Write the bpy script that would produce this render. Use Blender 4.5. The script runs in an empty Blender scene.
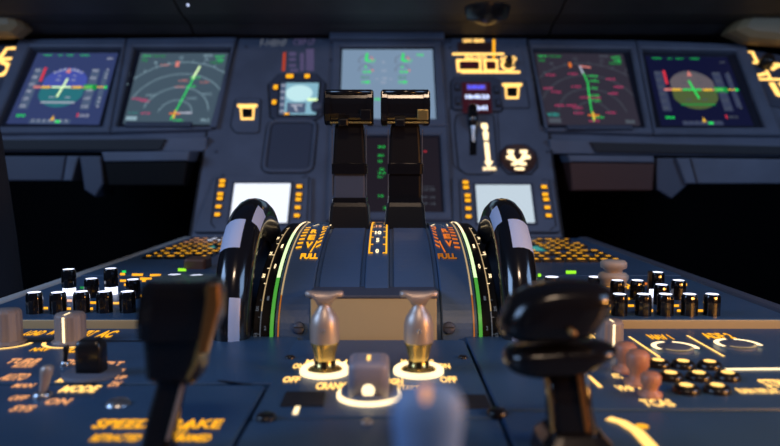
import bpy, bmesh, math, random
from mathutils import Vector
random.seed(7)
SC = bpy.context.scene
COL = SC.collection
PI = math.pi
# ------------------------------------------------------------------ camera geometry
FPX = 690.0
PITCH = math.atan(55/690)
CAM = Vector((0.010, 0.0, 0.125))
FW = Vector((0, math.cos(PITCH), -math.sin(PITCH))); UPV = Vector((0, math.sin(PITCH), math.cos(PITCH)))
def ray(px, py): return FW*FPX + Vector((1, 0, 0))*(px-390) + UPV*(223-py)
def ped(px, py, z=0.0):
    d = ray(px, py); t = (z-CAM.z)/d.z; p = CAM+d*t
    return (p.x, p.y)
def atY(px, py, y):
    d = ray(px, py); return CAM+d*(y/d.y)
TILT = math.radians(38)
Y0 = ped(390, 238)[1]
PO = Vector((0, Y0, 0)); PU = Vector((1, 0, 0)); PV = Vector((0, math.sin(TILT), math.cos(TILT))); PN = Vector((0, -math.cos(TILT), math.sin(TILT)))
def pan(px, py, h=.0075):
    d = ray(px, py); t = ((PO+PN*h)-CAM).dot(PN)/d.dot(PN); p = CAM+d*t-PO
    return (p.dot(PU), p.dot(PV))
def pans(pts, h=.0075): return [pan(x, y, h) for x, y in pts]
def peds(pts, z=0.0): return [ped(x, y, z) for x, y in pts]
def FP(x, y, z): return PO+PU*x+PV*y+PN*z          # panel frame
def FD(x, y, z): return Vector((x, y, z))          # pedestal frame
def frame(o, ux, uy, uz):
    o, ux, uy, uz = map(Vector, (o, ux, uy, uz))
    return lambda x, y, z: o+ux*x+uy*y+uz*z
def shift(F, dx, dy, dz=0): return lambda x, y, z: F(x+dx, y+dy, z+dz)
# quadrant drum
DY, DA, DB = .67, .182, .0705
def drum_pt(x, a, off=0.0):
    n = Vector((0, -math.cos(a)/DA, math.sin(a)/DB)).normalized()
    return Vector((x, DY-DA*math.cos(a), DB*math.sin(a)))+n*off
def drum_px(px, py, off=0.0):
    d = ray(px, py); A, B = DA+off, DB+off
    oy, oz = CAM.y-DY, CAM.z
    a = (d.y/A)**2+(d.z/B)**2; b = 2*(oy*d.y/A**2+oz*d.z/B**2); c = (oy/A)**2+(oz/B)**2-1
    D = b*b-4*a*c
    t = (-b-math.sqrt(max(D, 0)))/(2*a)
    p = CAM+d*t
    return (p.x, math.atan2(p.z/B, (DY-p.y)/A))
# ------------------------------------------------------------------ materials
def lin(c): return tuple((v/12.92 if v <= .04045 else ((v+.055)/1.055)**2.4) for v in [q/255 for q in c])
MATS = {}
def mat(name, rgb, rough=.5, metal=0, bump=0, bscale=300, coat=0, var=0, spec=.5, trans=0):
    m = bpy.data.materials.new(name); m.use_nodes = True; nt = m.node_tree; b = nt.nodes['Principled BSDF']
    b.inputs['Base Color'].default_value = (*rgb, 1); b.inputs['Roughness'].default_value = rough; b.inputs['Metallic'].default_value = metal
    b.inputs['Coat Weight'].default_value = coat; b.inputs['Specular IOR Level'].default_value = spec
    b.inputs['Transmission Weight'].default_value = trans
    tc = nt.nodes.new('ShaderNodeTexCoord')
    if bump:
        n = nt.nodes.new('ShaderNodeTexNoise'); n.inputs['Scale'].default_value = bscale; n.inputs['Detail'].default_value = 3
        bp = nt.nodes.new('ShaderNodeBump'); bp.inputs['Strength'].default_value = bump; bp.inputs['Distance'].default_value = .001
        nt.links.new(tc.outputs['Object'], n.inputs['Vector']); nt.links.new(n.outputs['Fac'], bp.inputs['Height']); nt.links.new(bp.outputs['Normal'], b.inputs['Normal'])
    if var:
        n = nt.nodes.new('ShaderNodeTexNoise'); n.inputs['Scale'].default_value = 14; n.inputs['Detail'].default_value = 5
        r = nt.nodes.new('ShaderNodeValToRGB')
        r.color_ramp.elements[0].position = .35; r.color_ramp.elements[1].position = .7
        r.color_ramp.elements[0].color = (*[v*(1-var) for v in rgb], 1); r.color_ramp.elements[1].color = (*[min(1, v*(1+var)) for v in rgb], 1)
        nt.links.new(tc.outputs['Object'], n.inputs['Vector']); nt.links.new(n.outputs['Fac'], r.inputs['Fac']); nt.links.new(r.outputs['Color'], b.inputs['Base Color'])
    MATS[name] = m; return m
def emi(name, srgb, k=1.0):
    m = bpy.data.materials.new(name); m.use_nodes = True; b = m.node_tree.nodes['Principled BSDF']
    b.inputs['Base Color'].default_value = (.01, .01, .01, 1); b.inputs['Roughness'].default_value = .35
    b.inputs['Emission Color'].default_value = (*lin(srgb), 1); b.inputs['Emission Strength'].default_value = k
    MATS[name] = m; return m
mat('paint', (.095, .120, .176), .55, bump=.25, bscale=900, var=.12)
mat('paint_dark', (.055, .07, .11), .5, bump=.2, bscale=900)
mat('paint_pedestal', (.030, .080, .165), .42, bump=.2, bscale=700, var=.12)
mat('paint_drum', (.055, .11, .22), .42, bump=.15, bscale=500, var=.08)
mat('seam', (.008, .010, .016), .6)
mat('black', (.004, .004, .005), .6, spec=.15)
mat('black_gloss', (.006, .006, .007), .14, coat=.6)
mat('black_satin', (.010, .009, .009), .28)
mat('wheel_black', (.008, .009, .012), .16, coat=.5)
mat('footwell_shade', (.004, .004, .005), .9, spec=.1)  # near-black albedo stands in for the shade of the footwell
mat('bezel', (.012, .015, .028), .4)
mat('visor', (.045, .045, .05), .6, bump=.5, bscale=500, var=.15)
mat('trim_beige', (.28, .20, .10), .55, bump=.2)
mat('beige', (.50, .42, .24), .42)
mat('knob_grey', (.24, .21, .205), .5)
mat('knob_beige', (.52, .42, .34), .5)
mat('knob_blue', (.20, .34, .62), .5)
mat('knob_slate', (.27, .27, .34), .4)
mat('knob_pink', (.42, .20, .13), .45)
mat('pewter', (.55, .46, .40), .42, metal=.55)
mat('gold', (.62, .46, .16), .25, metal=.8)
mat('steel', (.45, .47, .5), .3, metal=.9)
mat('white_mark', (.55, .66, .92), .35)
mat('cloth', (.008, .010, .018), .9, bump=.4)
mat('brown_box', (.06, .022, .018), .6)
mat('lever_black', (.008, .007, .007), .19, coat=.15)
mat('bronze', (.35, .17, .05), .3, metal=.7)  # colours the painted lever highlights, and the rivet
mat('brown', (.10, .045, .03), .5)
mat('rim', (.50, .54, .56), .3)  # pale grey: the left rail's highlight put into its colour
emi('amber', (255, 176, 28), 1.35); emi('amber_hot', (255, 200, 108), 1.9); emi('amber_dim', (225, 130, 30), .55)
emi('cream', (255, 226, 175), 1.9); emi('cream_dim', (240, 205, 150), .6); emi('orange', (255, 130, 40), .8); emi('peach', (255, 175, 115), 1.0)
emi('white_lit', (225, 230, 255), 2.0); emi('white_soft', (200, 205, 225), .7); emi('white_faint', (170, 180, 200), .28)
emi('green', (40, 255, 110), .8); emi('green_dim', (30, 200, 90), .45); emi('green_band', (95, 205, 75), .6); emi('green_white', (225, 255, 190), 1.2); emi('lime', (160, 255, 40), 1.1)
emi('teal', (60, 190, 180), .55); emi('magenta', (255, 75, 140), .65); emi('red', (255, 60, 80), .7); emi('pink', (255, 150, 140), .7)
emi('digit_blue', (90, 90, 255), 1.2); emi('digit_white', (200, 215, 255), 1.5); emi('red_glow', (220, 80, 50), .6)
emi('violet_faint', (120, 110, 160), .4); emi('yellow', (255, 200, 60), .9)
emi('arc_grey', (170, 205, 220), .65); emi('arc_dim', (115, 125, 140), .4); emi('tape', (95, 115, 150), .6); emi('tape_dim', (75, 85, 120), .5)
emi('sc_pfd', (48, 60, 104), 1); emi('sc_nd', (66, 84, 98), 1); emi('sc_ewd', (122, 146, 172), 1); emi('sc_sd', (26, 20, 28), 1)
emi('sc_nd2', (46, 42, 54), 1); emi('sc_pfd2', (9, 12, 46), 1); emi('sc_white', (236, 242, 255), 1.15); emi('sc_pale', (196, 212, 224), 1)
emi('sc_stby', (140, 190, 210), .9); emi('sky_l', (66, 80, 165), 1); emi('gnd_l', (38, 110, 120), 1); emi('sky_r', (98, 90, 96), 1); emi('gnd_r', (76, 92, 52), 1)
emi('sky_s', (200, 240, 245), .95); emi('maroon', (52, 10, 22), 1)
emi('purple', (120, 90, 150), .5)
def glass():
    m = bpy.data.materials.new('display_glass'); m.use_nodes = True; b = m.node_tree.nodes['Principled BSDF']
    return m
# ------------------------------------------------------------------ mesh builder
class MB:
    def __init__(s): s.v = []; s.f = []; s.m = []; s.sm = []; s.mats = []
    def mi(s, name):
        if name not in s.mats: s.mats.append(name)
        return s.mats.index(name)
    def add(s, vs, fs, m, smooth=False):
        b = len(s.v); s.v += [Vector(v) for v in vs]; k = s.mi(m)
        for f in fs: s.f.append([b+i for i in f]); s.m.append(k); s.sm.append(smooth)
        return s
    def loft(s, loops, m, cap0=True, cap1=True, smooth=False, closed=True):
        n = len(loops[0]); vs = [p for l in loops for p in l]; fs = []
        for i in range(len(loops)-1):
            for j in range(n if closed else n-1):
                k = (j+1) % n; fs.append([i*n+j, i*n+k, (i+1)*n+k, (i+1)*n+j])
        s.add(vs, fs, m, smooth)
        if cap0: s.add(loops[0], [list(range(n))[::-1]], m)
        if cap1: s.add(loops[-1], [list(range(n))], m)
        return s
    def prism(s, F, pts, z0, z1, m, c=0.0, mtop=None):
        ls = [[F(x, y, z0) for x, y in pts], [F(x, y, z1-c) for x, y in pts]]
        if c:
            ip = inset(pts, c*.35); ls.append([F(x, y, z1-c*.3) for x, y in ip])
            ip = inset(pts, c); ls.append([F(x, y, z1) for x, y in ip])
        s.loft(ls, m, True, mtop is None)
        if mtop: s.add(ls[-1], [list(range(len(pts)))], mtop)
        return s
    def box(s, F, x0, x1, y0, y1, z0, z1, m, c=0.0, r=0.0):
        pts = rr(x0, x1, y0, y1, r) if r else [(x0, y0), (x1, y0), (x1, y1), (x0, y1)]
        return s.prism(F, pts, z0, z1, m, c)
    def ring(s, F, outer, inner, z0, z1, m, c=0.0):
        oi = inset(outer, c) if c else outer; ii = inset(inner, -c) if c else inner
        L = [[F(x, y, z0) for x, y in outer], [F(x, y, z1-c) for x, y in outer], [F(x, y, z1) for x, y in oi], [F(x, y, z1) for x, y in ii], [F(x, y, z1-c) for x, y in inner], [F(x, y, z0) for x, y in inner]]
        return s.loft(L+[L[0]], m, False, False)
    def lathe(s, F, cx, cy, prof, m, n=28, a0=0, a1=2*PI, smooth=True, flute=0, fn=0, mats=None):
        full = abs(a1-a0-2*PI) < 1e-6; N = n if full else n+1
        for i in range(len(prof)-1):
            (r0, z0), (r1, z1) = prof[i], prof[i+1]
            lo = []
            for r, z in ((r0, z0), (r1, z1)):
                lo.append([F(cx+r*(1+flute*math.cos(fn*(a0+(a1-a0)*k/n)))*math.cos(a0+(a1-a0)*k/n), cy+r*(1+flute*math.cos(fn*(a0+(a1-a0)*k/n)))*math.sin(a0+(a1-a0)*k/n), z) for k in range(N)])
            s.loft(lo, mats[i] if mats else m, False, False, smooth, full)
        return s
    def disc(s, F, cx, cy, r, z, m, n=24, ry=None):
        ry = ry or r
        s.add([F(cx+r*math.cos(2*PI*k/n), cy+ry*math.sin(2*PI*k/n), z) for k in range(n)], [list(range(n))], m); return s
    def poly(s, F, pts, z, m): s.add([F(x, y, z) for x, y in pts], [list(range(len(pts)))], m); return s
    def rect(s, F, x0, x1, y0, y1, z, m): return s.poly(F, [(x0, y0), (x1, y0), (x1, y1), (x0, y1)], z, m)
    def stroke(s, F, pts, w, z, m, closed=False):
        P = [Vector(p) for p in pts]; n = len(P)
        vs = []
        for i in range(n):
            a = P[(i-1) % n] if (closed or i > 0) else P[i]; b = P[(i+1) % n] if (closed or i < n-1) else P[i]
            t = (b-a); t = t.normalized() if t.length > 1e-9 else Vector((1, 0)); nn = Vector((-t.y, t.x))*w/2
            vs += [F(P[i].x+nn.x, P[i].y+nn.y, z), F(P[i].x-nn.x, P[i].y-nn.y, z)]
        fs = [[2*i, 2*i+1, 2*((i+1) % n)+1, 2*((i+1) % n)] for i in range(n if closed else n-1)]
        s.add(vs, fs, m); return s
    def arc(s, F, cx, cy, r, a0, a1, w, z, m, n=24, ry=None):
        ry = ry or r
        return s.stroke(F, [(cx+r*math.cos(a0+(a1-a0)*i/n), cy+ry*math.sin(a0+(a1-a0)*i/n)) for i in range(n+1)], w, z, m)
    def text(s, F, str_, x0, x1, y0, y1, z, m, bold=0.0):
        vs, fs = glyphs(str_, bold)
        if not vs: return s
        ax = min(v[0] for v in vs); bx = max(v[0] for v in vs); ay = min(v[1] for v in vs); by = max(v[1] for v in vs)
        sx = (x1-x0)/max(bx-ax, 1e-6); sy = (y1-y0)/max(by-ay, 1e-6)
        s.add([F(x0+(v[0]-ax)*sx, y0+(v[1]-ay)*sy, z) for v in vs], fs, m); return s
    def sphere(s, F, cx, cy, cz, r, m, rz=None, n=16):
        rz = rz or r
        return s.lathe(F, cx, cy, [(max(r*math.cos(t), 1e-5), cz+rz*math.sin(t)) for t in [(-.5+i/8)*PI for i in range(9)]], m, n)
    def build(s, name, parent=None, loc=None):
        me = bpy.data.meshes.new(name); base = Vector(loc) if loc else (BASE[parent] if parent else Vector((0, 0, 0)))
        me.from_pydata([tuple(v-base) for v in s.v], [], s.f); 
        for n in s.mats: me.materials.append(MATS[n])
        me.polygons.foreach_set('material_index', s.m); me.polygons.foreach_set('use_smooth', s.sm)
        bm = bmesh.new(); bm.from_mesh(me); bmesh.ops.remove_doubles(bm, verts=bm.verts, dist=1e-6); bm.to_mesh(me); bm.free()
        me.update(); o = bpy.data.objects.new(name, me); COL.objects.link(o)
        if parent: o.parent = parent
        else: o.location = base
        BASE[o] = base; return o
BASE = {}
_G = {}
def glyphs(t, bold):
    if (t, bold) in _G: return _G[(t, bold)]
    c = bpy.data.curves.new('t', 'FONT'); c.body = t; c.size = 1; c.resolution_u = 2; c.offset = bold
    o = bpy.data.objects.new('t', c); me = bpy.data.meshes.new_from_object(o)
    r = ([tuple(v.co) for v in me.vertices], [list(p.vertices) for p in me.polygons])
    bpy.data.objects.remove(o); bpy.data.meshes.remove(me); bpy.data.curves.remove(c); _G[(t, bold)] = r; return r
def inset(pts, c):
    n = len(pts); area = sum(pts[i][0]*pts[(i+1) % n][1]-pts[(i+1) % n][0]*pts[i][1] for i in range(n)); sg = 1 if area > 0 else -1
    out = []
    for i in range(n):
        a = Vector(pts[i-1]); b = Vector(pts[i]); d = Vector(pts[(i+1) % n])
        e1 = (b-a).normalized(); e2 = (d-b).normalized()
        n1 = Vector((-e1.y, e1.x))*sg; n2 = Vector((-e2.y, e2.x))*sg
        k = n1+n2; k = k/max(k.dot(k)/2, .3) if k.length > 1e-6 else n1
        out.append(tuple(b+k*c))
    return out
def rr(x0, x1, y0, y1, r, n=4):
    o = []
    for cx, cy, a in ((x1-r, y0+r, -PI/2), (x1-r, y1-r, 0), (x0+r, y1-r, PI/2), (x0+r, y0+r, PI)):
        o += [(cx+r*math.cos(a+PI/2*i/n), cy+r*math.sin(a+PI/2*i/n)) for i in range(n+1)]
    return o
def rpoly(pts, r, n=3):
    o = []; N = len(pts)
    for i in range(N):
        a, b, c = Vector(pts[i-1]), Vector(pts[i]), Vector(pts[(i+1) % N])
        p = b+(a-b).normalized()*r; q = b+(c-b).normalized()*r
        for k in range(n+1):
            t = k/n; o.append(tuple(p*(1-t)**2+b*2*t*(1-t)+q*t*t))
    return o
def tag(o, label=None, cat=None, group=None, kind=None):
    if label: o['label'] = label
    if cat: o['category'] = cat
    if group: o['group'] = group
    if kind: o['kind'] = kind
    return o
def thing(name, label, cat, loc, group=None):
    o = bpy.data.objects.new(name, None); o.empty_display_size = .02; COL.objects.link(o); o.location = loc; BASE[o] = Vector(loc)
    return tag(o, label, cat, group)
# quad-mapped screen frame: s,t in 0..1
def SF(corners, F=FP):     # corners TL TR BR BL local
    TL, TR, BR, BL = [Vector(c) for c in corners]
    def f(x, y, z):
        p = (BL*(1-x)+BR*x)*(1-y)+(TL*(1-x)+TR*x)*y
        return F(p.x, p.y, z)
    return f
def quadpts(corners): return [corners[3], corners[2], corners[1], corners[0]]
UQ = [(0, 0), (1, 0), (1, 1), (0, 1)]

# ================================================================== SETTING
g = MB(); g.box(FD, -1.6, 1.6, -.6, 2.1, -.62, -.60, 'footwell_shade'); tag(g.build('floor'), 'cockpit floor of the footwells, blackened for shade', 'floor', kind='structure')
g = MB(); g.box(FD, -1.6, 1.6, 2.02, 2.06, -.60, .9, 'footwell_shade'); tag(g.build('wall_front'), 'bulkhead behind the instrument panel, blackened for shade', 'wall', kind='structure')
for sgn, nm in ((-1, 'wall_left'), (1, 'wall_right')):
    g = MB(); g.box(FD, min(sgn*1.55, sgn*1.6), max(sgn*1.55, sgn*1.6), .3, 2.02, -.60, .9, 'footwell_shade'); tag(g.build(nm), 'cockpit side wall, darkened for shade', 'wall', kind='structure')

# ================================================================== INSTRUMENT PANEL
panel = thing('instrument_panel', 'wide blue-grey main instrument panel under the black glareshield', 'instrument panel', FP(0, 0, 0))
g = MB()
BACK = -.03
L = pans([(207, 138), (-60, 139), (-52, 48), (-30, 44), (238, 38), (207, 130)])
g.prism(FP, L[::-1], BACK, .004, 'paint', .002)
g.build('left_panel_plate', panel)
g = MB()
Cc = pans([(190, 237), (563, 237), (549, 132), (541, 124), (527, 38), (238, 38), (213, 124), (207, 131)])
g.prism(FP, Cc, BACK, .007, 'paint', .002); g.build('centre_panel_plate', panel)
g = MB()
R_ = pans([(549, 140), (860, 146), (820, 62), (742, 46), (527, 38), (543, 125), (549, 132)])
g.prism(FP, R_, BACK, .004, 'paint', .002); g.build('right_panel_plate', panel)
# raised surrounds
def surround(outer, inner, name='display_surround'):
    g = MB(); g.ring(FP, quadpts(pans(outer)), quadpts(pans(inner)), .004, .017, 'paint', .003); g.build(name, panel)
surround([(20, 42), (127.5, 41), (111, 134), (-14, 135)], [(31, 49), (123, 49), (104, 129), (-3, 129)])
surround([(128.5, 41), (237, 40), (212, 131), (112, 134)], [(135, 49), (233, 49), (216, 129), (117, 129)])
surround([(528, 42), (634.5, 43), (652, 136), (546, 133)], [(532, 50), (630, 51), (645, 130), (545, 130)])
surround([(635.5, 43), (744, 47), (780, 137), (653, 136)], [(641, 51), (735, 53), (764, 130), (655, 130)])
# handles below NDs (dark lips)
for q in ([(128, 127), (194, 127), (193, 131), (127, 131)], [(565, 130), (630, 130), (631, 134), (566, 134)]):
    g = MB(); g.prism(FP, quadpts(pans(q)), .017, .024, 'paint_dark', .002); g.build('display_lip', panel)
# shelf bar above centre display and surround
surround([(333, 44), (441, 44), (447, 128), (330, 128)], [(341, 49), (434, 49), (437, 121), (339, 121)])
surround([(330, 129), (447, 129), (452, 222), (326, 222)], [(343, 137), (440, 137), (444, 214), (339, 214)])
g = MB(); g.prism(FP, quadpts(pans([(330, 37), (444, 37), (444, 44), (330, 44)])), .007, .026, 'paint', .003); g.build('header_bar', panel)
# left bezel blank bits: recessed rounded bay
def line_loop(root, px, w=.0016, h=.0076, m='seam', closed=True, r=.004, name='seam'):
    g = MB(); P = pans(px); P = rpoly(P, r) if closed and r else P
    g.stroke(FP, P, w, h, m, closed); return g.build(name, root)
bay = rpoly(pans([(268, 120), (318, 120), (313, 173), (261, 173)]), .02)
g = MB(); g.ring(FP, bay, inset(bay, .008), .0072, .013, 'paint', .003); g.stroke(FP, bay, .005, .0076, 'seam', True); g.stroke(FP, inset(bay, .008), .003, .0082, 'seam', True); g.build('storage_bay_rim', panel)
g = MB(); g.poly(FP, inset(bay, .006), .0078, 'paint_dark'); g.build('storage_bay_face', panel)
line_loop(panel, [(238, 38), (213, 124), (207, 131), (190, 237)], w=.004, closed=False, h=.0078)
line_loop(panel, [(527, 38), (543, 124), (549, 132), (563, 237)], w=.004, closed=False, h=.0078)
# oblong panels on right of centre
line_loop(panel, [(449, 108), (462, 101), (497, 101), (500, 165), (492, 172), (461, 172), (453, 165)], r=.006)
# registration placard - faint
g = MB()
x0, y0 = pan(260, 46); x1, y1 = pan(287, 39.5); g.text(FP, 'F-HBNF', x0, x1, y0, y1, .0075, 'white_faint')
x0, y0 = pan(293, 45); x1, y1 = pan(315, 39); g.text(FP, 'CIBP-LP', x0, x1, y0, y1, .0075, 'violet_faint')
for i, (a, b, c, d) in enumerate([(289, 296, 52, 56), (289, 296, 58, 61), (289, 296, 64, 67), (290, 298, 69, 72), (300, 304, 53, 71), (306, 314, 49, 71)]):
    g.poly(FP, quadpts(pans([(a, c), (b, c), (b, d), (a, d)])), .0076, 'violet_faint')
g.poly(FP, quadpts(pans([(283, 53), (286, 52), (285, 71), (282, 71)])), .0076, 'red_glow')
tag(g.build('registration_placard', panel), 'faint dim placard')
# screws on panel
def screw(F, x, y, z, r, root, m='steel', name='screw'):
    g = MB(); g.lathe(F, x, y, [(r, z-.001), (r, z+r*.25), (r*.8, z+r*.5), (1e-5, z+r*.5)], m, 14)
    g.rect(F, x-r*.75, x+r*.75, y-r*.13, y+r*.13, z+r*.52, 'seam'); return g.build(name, root)
for px, py in [(246, 47), (331, 60), (216, 152), (548, 152), (450, 48), (517, 47), (223, 176), (306, 176), (464, 178), (545, 180), (205, 232), (552, 232), (322, 232), (453, 226)]:
    u, v = pan(px, py); screw(FP, u, v, .0075, .0035, panel, 'paint_dark')
# lower ledges left & right (below the main panel)
def ybox(root, name, pxs, y, depth, m, c=.003, both=None):
    # vertical-faced block: pxs are TL TR BR BL pixels at depth y, extruded back
    P = [atY(a, b, y) for a, b in pxs]
    F = lambda x, z, d: Vector((x, y-d, z))
    pts = [(p.x, p.z) for p in P]
    g = MB(); g.prism(F, pts[::-1], -depth, 0, m, c); return g.build(name, root)
lowl = thing('under_panel_ledge', 'dark ledge and tray under the left pair of displays', 'ledge', atY(90, 170, 1.3))
ybox(lowl, 'panel_edge', [(-60, 138), (207, 137), (206, 152), (-60, 152)], 1.345, .06, 'paint')
ybox(lowl, 'slot', [(-60, 140), (166, 139), (160, 150), (-60, 150)], 1.340, .004, 'seam', .001)
ybox(lowl, 'tray_face', [(-60, 156), (66, 156), (62, 181), (-60, 181)], 1.33, .06, 'paint_dark')
ybox(lowl, 'tray_edge', [(66.5, 156), (79, 156), (72, 181), (62.5, 181)], 1.325, .06, 'paint')
ybox(lowl, 'bracket', [(79, 156), (101, 156), (103, 184), (95, 197), (84, 190)], 1.30, .08, 'paint_dark')
ybox(lowl, 'shelf_top', [(101, 152), (190, 151), (188, 161), (104, 162)], 1.29, .12, 'paint')
ybox(lowl, 'shelf_body', [(104, 162), (188, 161), (184, 186), (108, 186)], 1.295, .12, 'black')
lowr = thing('under_panel_ledge', 'dark ledge with reddish-brown box under the right pair of displays', 'ledge', atY(690, 170, 1.3))
ybox(lowr, 'panel_edge', [(549, 139), (860, 146), (860, 158), (551, 154)], 1.345, .06, 'paint')
ybox(lowr, 'slot', [(590, 142), (860, 148), (860, 156), (596, 152)], 1.340, .004, 'seam', .001)
ybox(lowr, 'shelf_top', [(568, 155), (654, 156), (655, 163), (570, 162)], 1.29, .12, 'paint')
ybox(lowr, 'shelf_body', [(570, 162), (655, 163), (653, 191), (572, 191)], 1.295, .12, 'brown_box')
ybox(lowr, 'bracket', [(656, 158), (682, 158), (688, 185), (672, 199), (657, 190)], 1.30, .08, 'paint_dark')
ybox(lowr, 'tray_edge', [(676, 158), (690, 158), (697, 184), (686, 184)], 1.292, .06, 'paint')
ybox(lowr, 'tray_face', [(690, 158), (860, 160), (860, 184), (697, 184)], 1.30, .06, 'paint')

# glareshield
gl = thing('glareshield', 'black leathery glareshield overhanging the top of the instrument panel', 'glareshield', (0, 1.5, .45))
tp = atY(390, 38, 1.54); zt = tp.z
def bar(g, x0, x1, pts, m):   # profile (y,z) extruded along x
    g.loft([[Vector((x0, y, z)) for y, z in pts], [Vector((x1, y, z)) for y, z in pts]], m)
g = MB()
prof = [(1.60, zt-.005), (1.53, zt+.006), (1.50, zt+.022), (1.44, zt+.03), (1.20, zt+.115), (1.17, zt+.14), (1.18, zt+.17), (1.3, zt+.21), (1.62, zt+.22)]
bar(g, -.415, .355, prof, 'visor'); g.build('centre_visor', gl)
g = MB(); bar(g, -1.4, -.419, prof, 'visor'); g.build('left_visor', gl)
g = MB(); bar(g, .359, 1.4, prof, 'visor'); g.build('right_visor', gl)
for pts in ([(732, 31), (760, -8), (860, -8), (860, 50), (752, 40)], [(-80, 36), (-80, -8), (6, -8), (20, 26), (10, 34)]):
    g = MB(); y = 1.46; F = lambda x, z, d: Vector((x, y+.05-d, z))
    P = [(atY(a, b, y).x, atY(a, b, y).z) for a, b in pts]
    g.prism(F, P, 0, .05, 'trim_beige', .02); tag(g.build('end_fairing', gl), 'beige end fairing')
# small mount bracket under glareshield, lamp
g = MB()
p = atY(487, 18, 1.36); g.lathe(frame(p, (1, 0, 0), (0, 1, 0), (0, 0, 1)), 0, 0, [(.045, .02), (.04, 0), (.012, -.012), (1e-4, -.013)], 'black_satin', 20); g.build('lamp_housing', gl)
p = atY(188, 5, 1.27); g = MB(); g.sphere(frame(p, (1, 0, 0), (0, 1, 0), (0, 0, 1)), 0, 0, 0, .0022, 'digit_white'); g.build('indicator_lamp', gl)

# ================================================================== DISPLAY UNITS
def du(label, outer, scr, smat, draw, bz=0):
    c = pans(scr, .006+bz); o = pan(*[sum(q[i] for q in scr)/4 for i in (0, 1)])
    t = thing('display_unit', label, 'display', FP(o[0], o[1], .004), 'flat display units in the instrument panel')
    g = MB(); g.ring(FP, quadpts(pans(outer)), quadpts(c), .004+bz, .0075+bz, 'bezel', .0008); g.build('bezel', t)
    g = MB(); g.prism(FP, quadpts(c), .004+bz, .006+bz, smat); g.build('screen', t)
    S = SF(c, shift(FP, 0, 0, bz)); g = MB(); draw(g, S); g.build('symbology', t); return t
ZG = .0064
def T(g, S, s, x, y, w, h, m, z=ZG, b=.02): g.text(S, s, x, x+w, y, y+h, z, m, b)
def pfd(bright):
    def d(g, S):
        z = ZG; sky, gnd = ('sky_l', 'gnd_l') if bright else ('sky_r', 'gnd_r'); wh = 'white_soft' if bright else 'arc_dim'; tp_ = 'tape' if bright else 'tape_dim'
        N = 20; r = .27; cx, cy = .47, .5
        def e(a): return (cx+r*.98*max(-.9, min(.9, math.cos(a)))/.9*.95, cy+r*math.sin(a)*1.02)
        g.poly(S, [e(PI*i/N) for i in range(N+1)], z, sky); g.poly(S, [e(PI+PI*i/N) for i in range(N+1)], z, gnd)
        g.rect(S, .17, .80, .492, .508, z+.0003, 'pink'); g.rect(S, .22, .32, .485, .515, z+.0004, 'yellow'); g.rect(S, .58, .68, .485, .515, z+.0004, 'yellow')
        g.rect(S, .34, .56, .49, .51, z+.0005, 'green_white' if bright else 'green')
        g.stroke(S, [(.44, .36), (.49, .62)] if bright else [(.44, .63), (.50, .37)], .022, z+.0006, 'green_white' if bright else 'green')
        for yy, w in ((.60, .05), (.66, .03), (.36, .06)):
            for sx in (-1, 1): g.rect(S, cx+sx*.09-w/2, cx+sx*.09+w/2, yy-.006, yy+.006, z+.0003, wh)
        g.rect(S, .28, .66, .28, .30, z+.0003, 'white_soft' if bright else 'green_dim')
        g.arc(S, cx, .48, .27, PI*.3, PI*.7, .012, z+.0004, wh, 14)
        for a in (.3, .38, .44, .56, .62, .7): g.stroke(S, [(cx+.27*math.cos(PI*a), .48+.27*math.sin(PI*a)), (cx+.3*math.cos(PI*a), .48+.3*math.sin(PI*a))], .01, z+.0004, wh)
        g.poly(S, [(cx-.03, .70), (cx+.03, .70), (cx, .78)], z+.0006, 'pink')
        g.rect(S, .06, .16, .2, .77, z, tp_); g.rect(S, .165, .195, .58, .78, z+.0003, 'red'); g.rect(S, .13, .21, .485, .515, z+.0005, 'pink')
        for k in range(6): T(g, S, str(100+20*k), .065, .22+.1*k, .06, .04, wh, z+.0003)
        g.rect(S, .74, .84, .2, .76, z, tp_); g.rect(S, .70, .86, .465, .535, z+.0003, 'green_dim'); T(g, S, '100', .72, .485, .09, .04, 'green', z+.0005)
        for k in range(5): T(g, S, str(110-5*k), .75, .22+.11*k+(0.06 if k > 2 else 0), .07, .035, wh, z+.0004)
        g.rect(S, .89, .95, .25, .74, z, tp_)
        for k in range(6): g.disc(S, .93-.01*0, (.64, .69, .75, .35, .30, .24)[k], .012, z+.0005, wh, 8)
        g.rect(S, .86, .97, .495, .51, z+.0006, 'yellow'); g.disc(S, .96, .50, .02, z+.0007, 'green', 8)
        for a, w in ((.08, .11), (.27, .05), (.37, .09), (.54, .11)): T(g, S, 'SPEED' if w > .1 else 'NAV', a, .955, w, .02, 'green', z, .0)
        T(g, S, 'AP1', .88, .9, .07, .03, wh)
        T(g, S, '250', .07, .095, .1, .035, 'green', z, .02); T(g, S, '1013', .76, .10, .1, .04, wh, z); g.rect(S, .73, .745, .1, .15, z, 'red')
        g.rect(S, .24, .68, .01, .065, z, tp_)
        for k in range(7): g.rect(S, .27+.06*k, .28+.06*k, .03, .065, z+.0004, wh)
        g.poly(S, [(.46, .05), (.50, .05), (.48, .12)], z+.0006, 'yellow'); g.rect(S, .52, .57, .02, .05, z+.0005, 'green')
    return d
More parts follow.
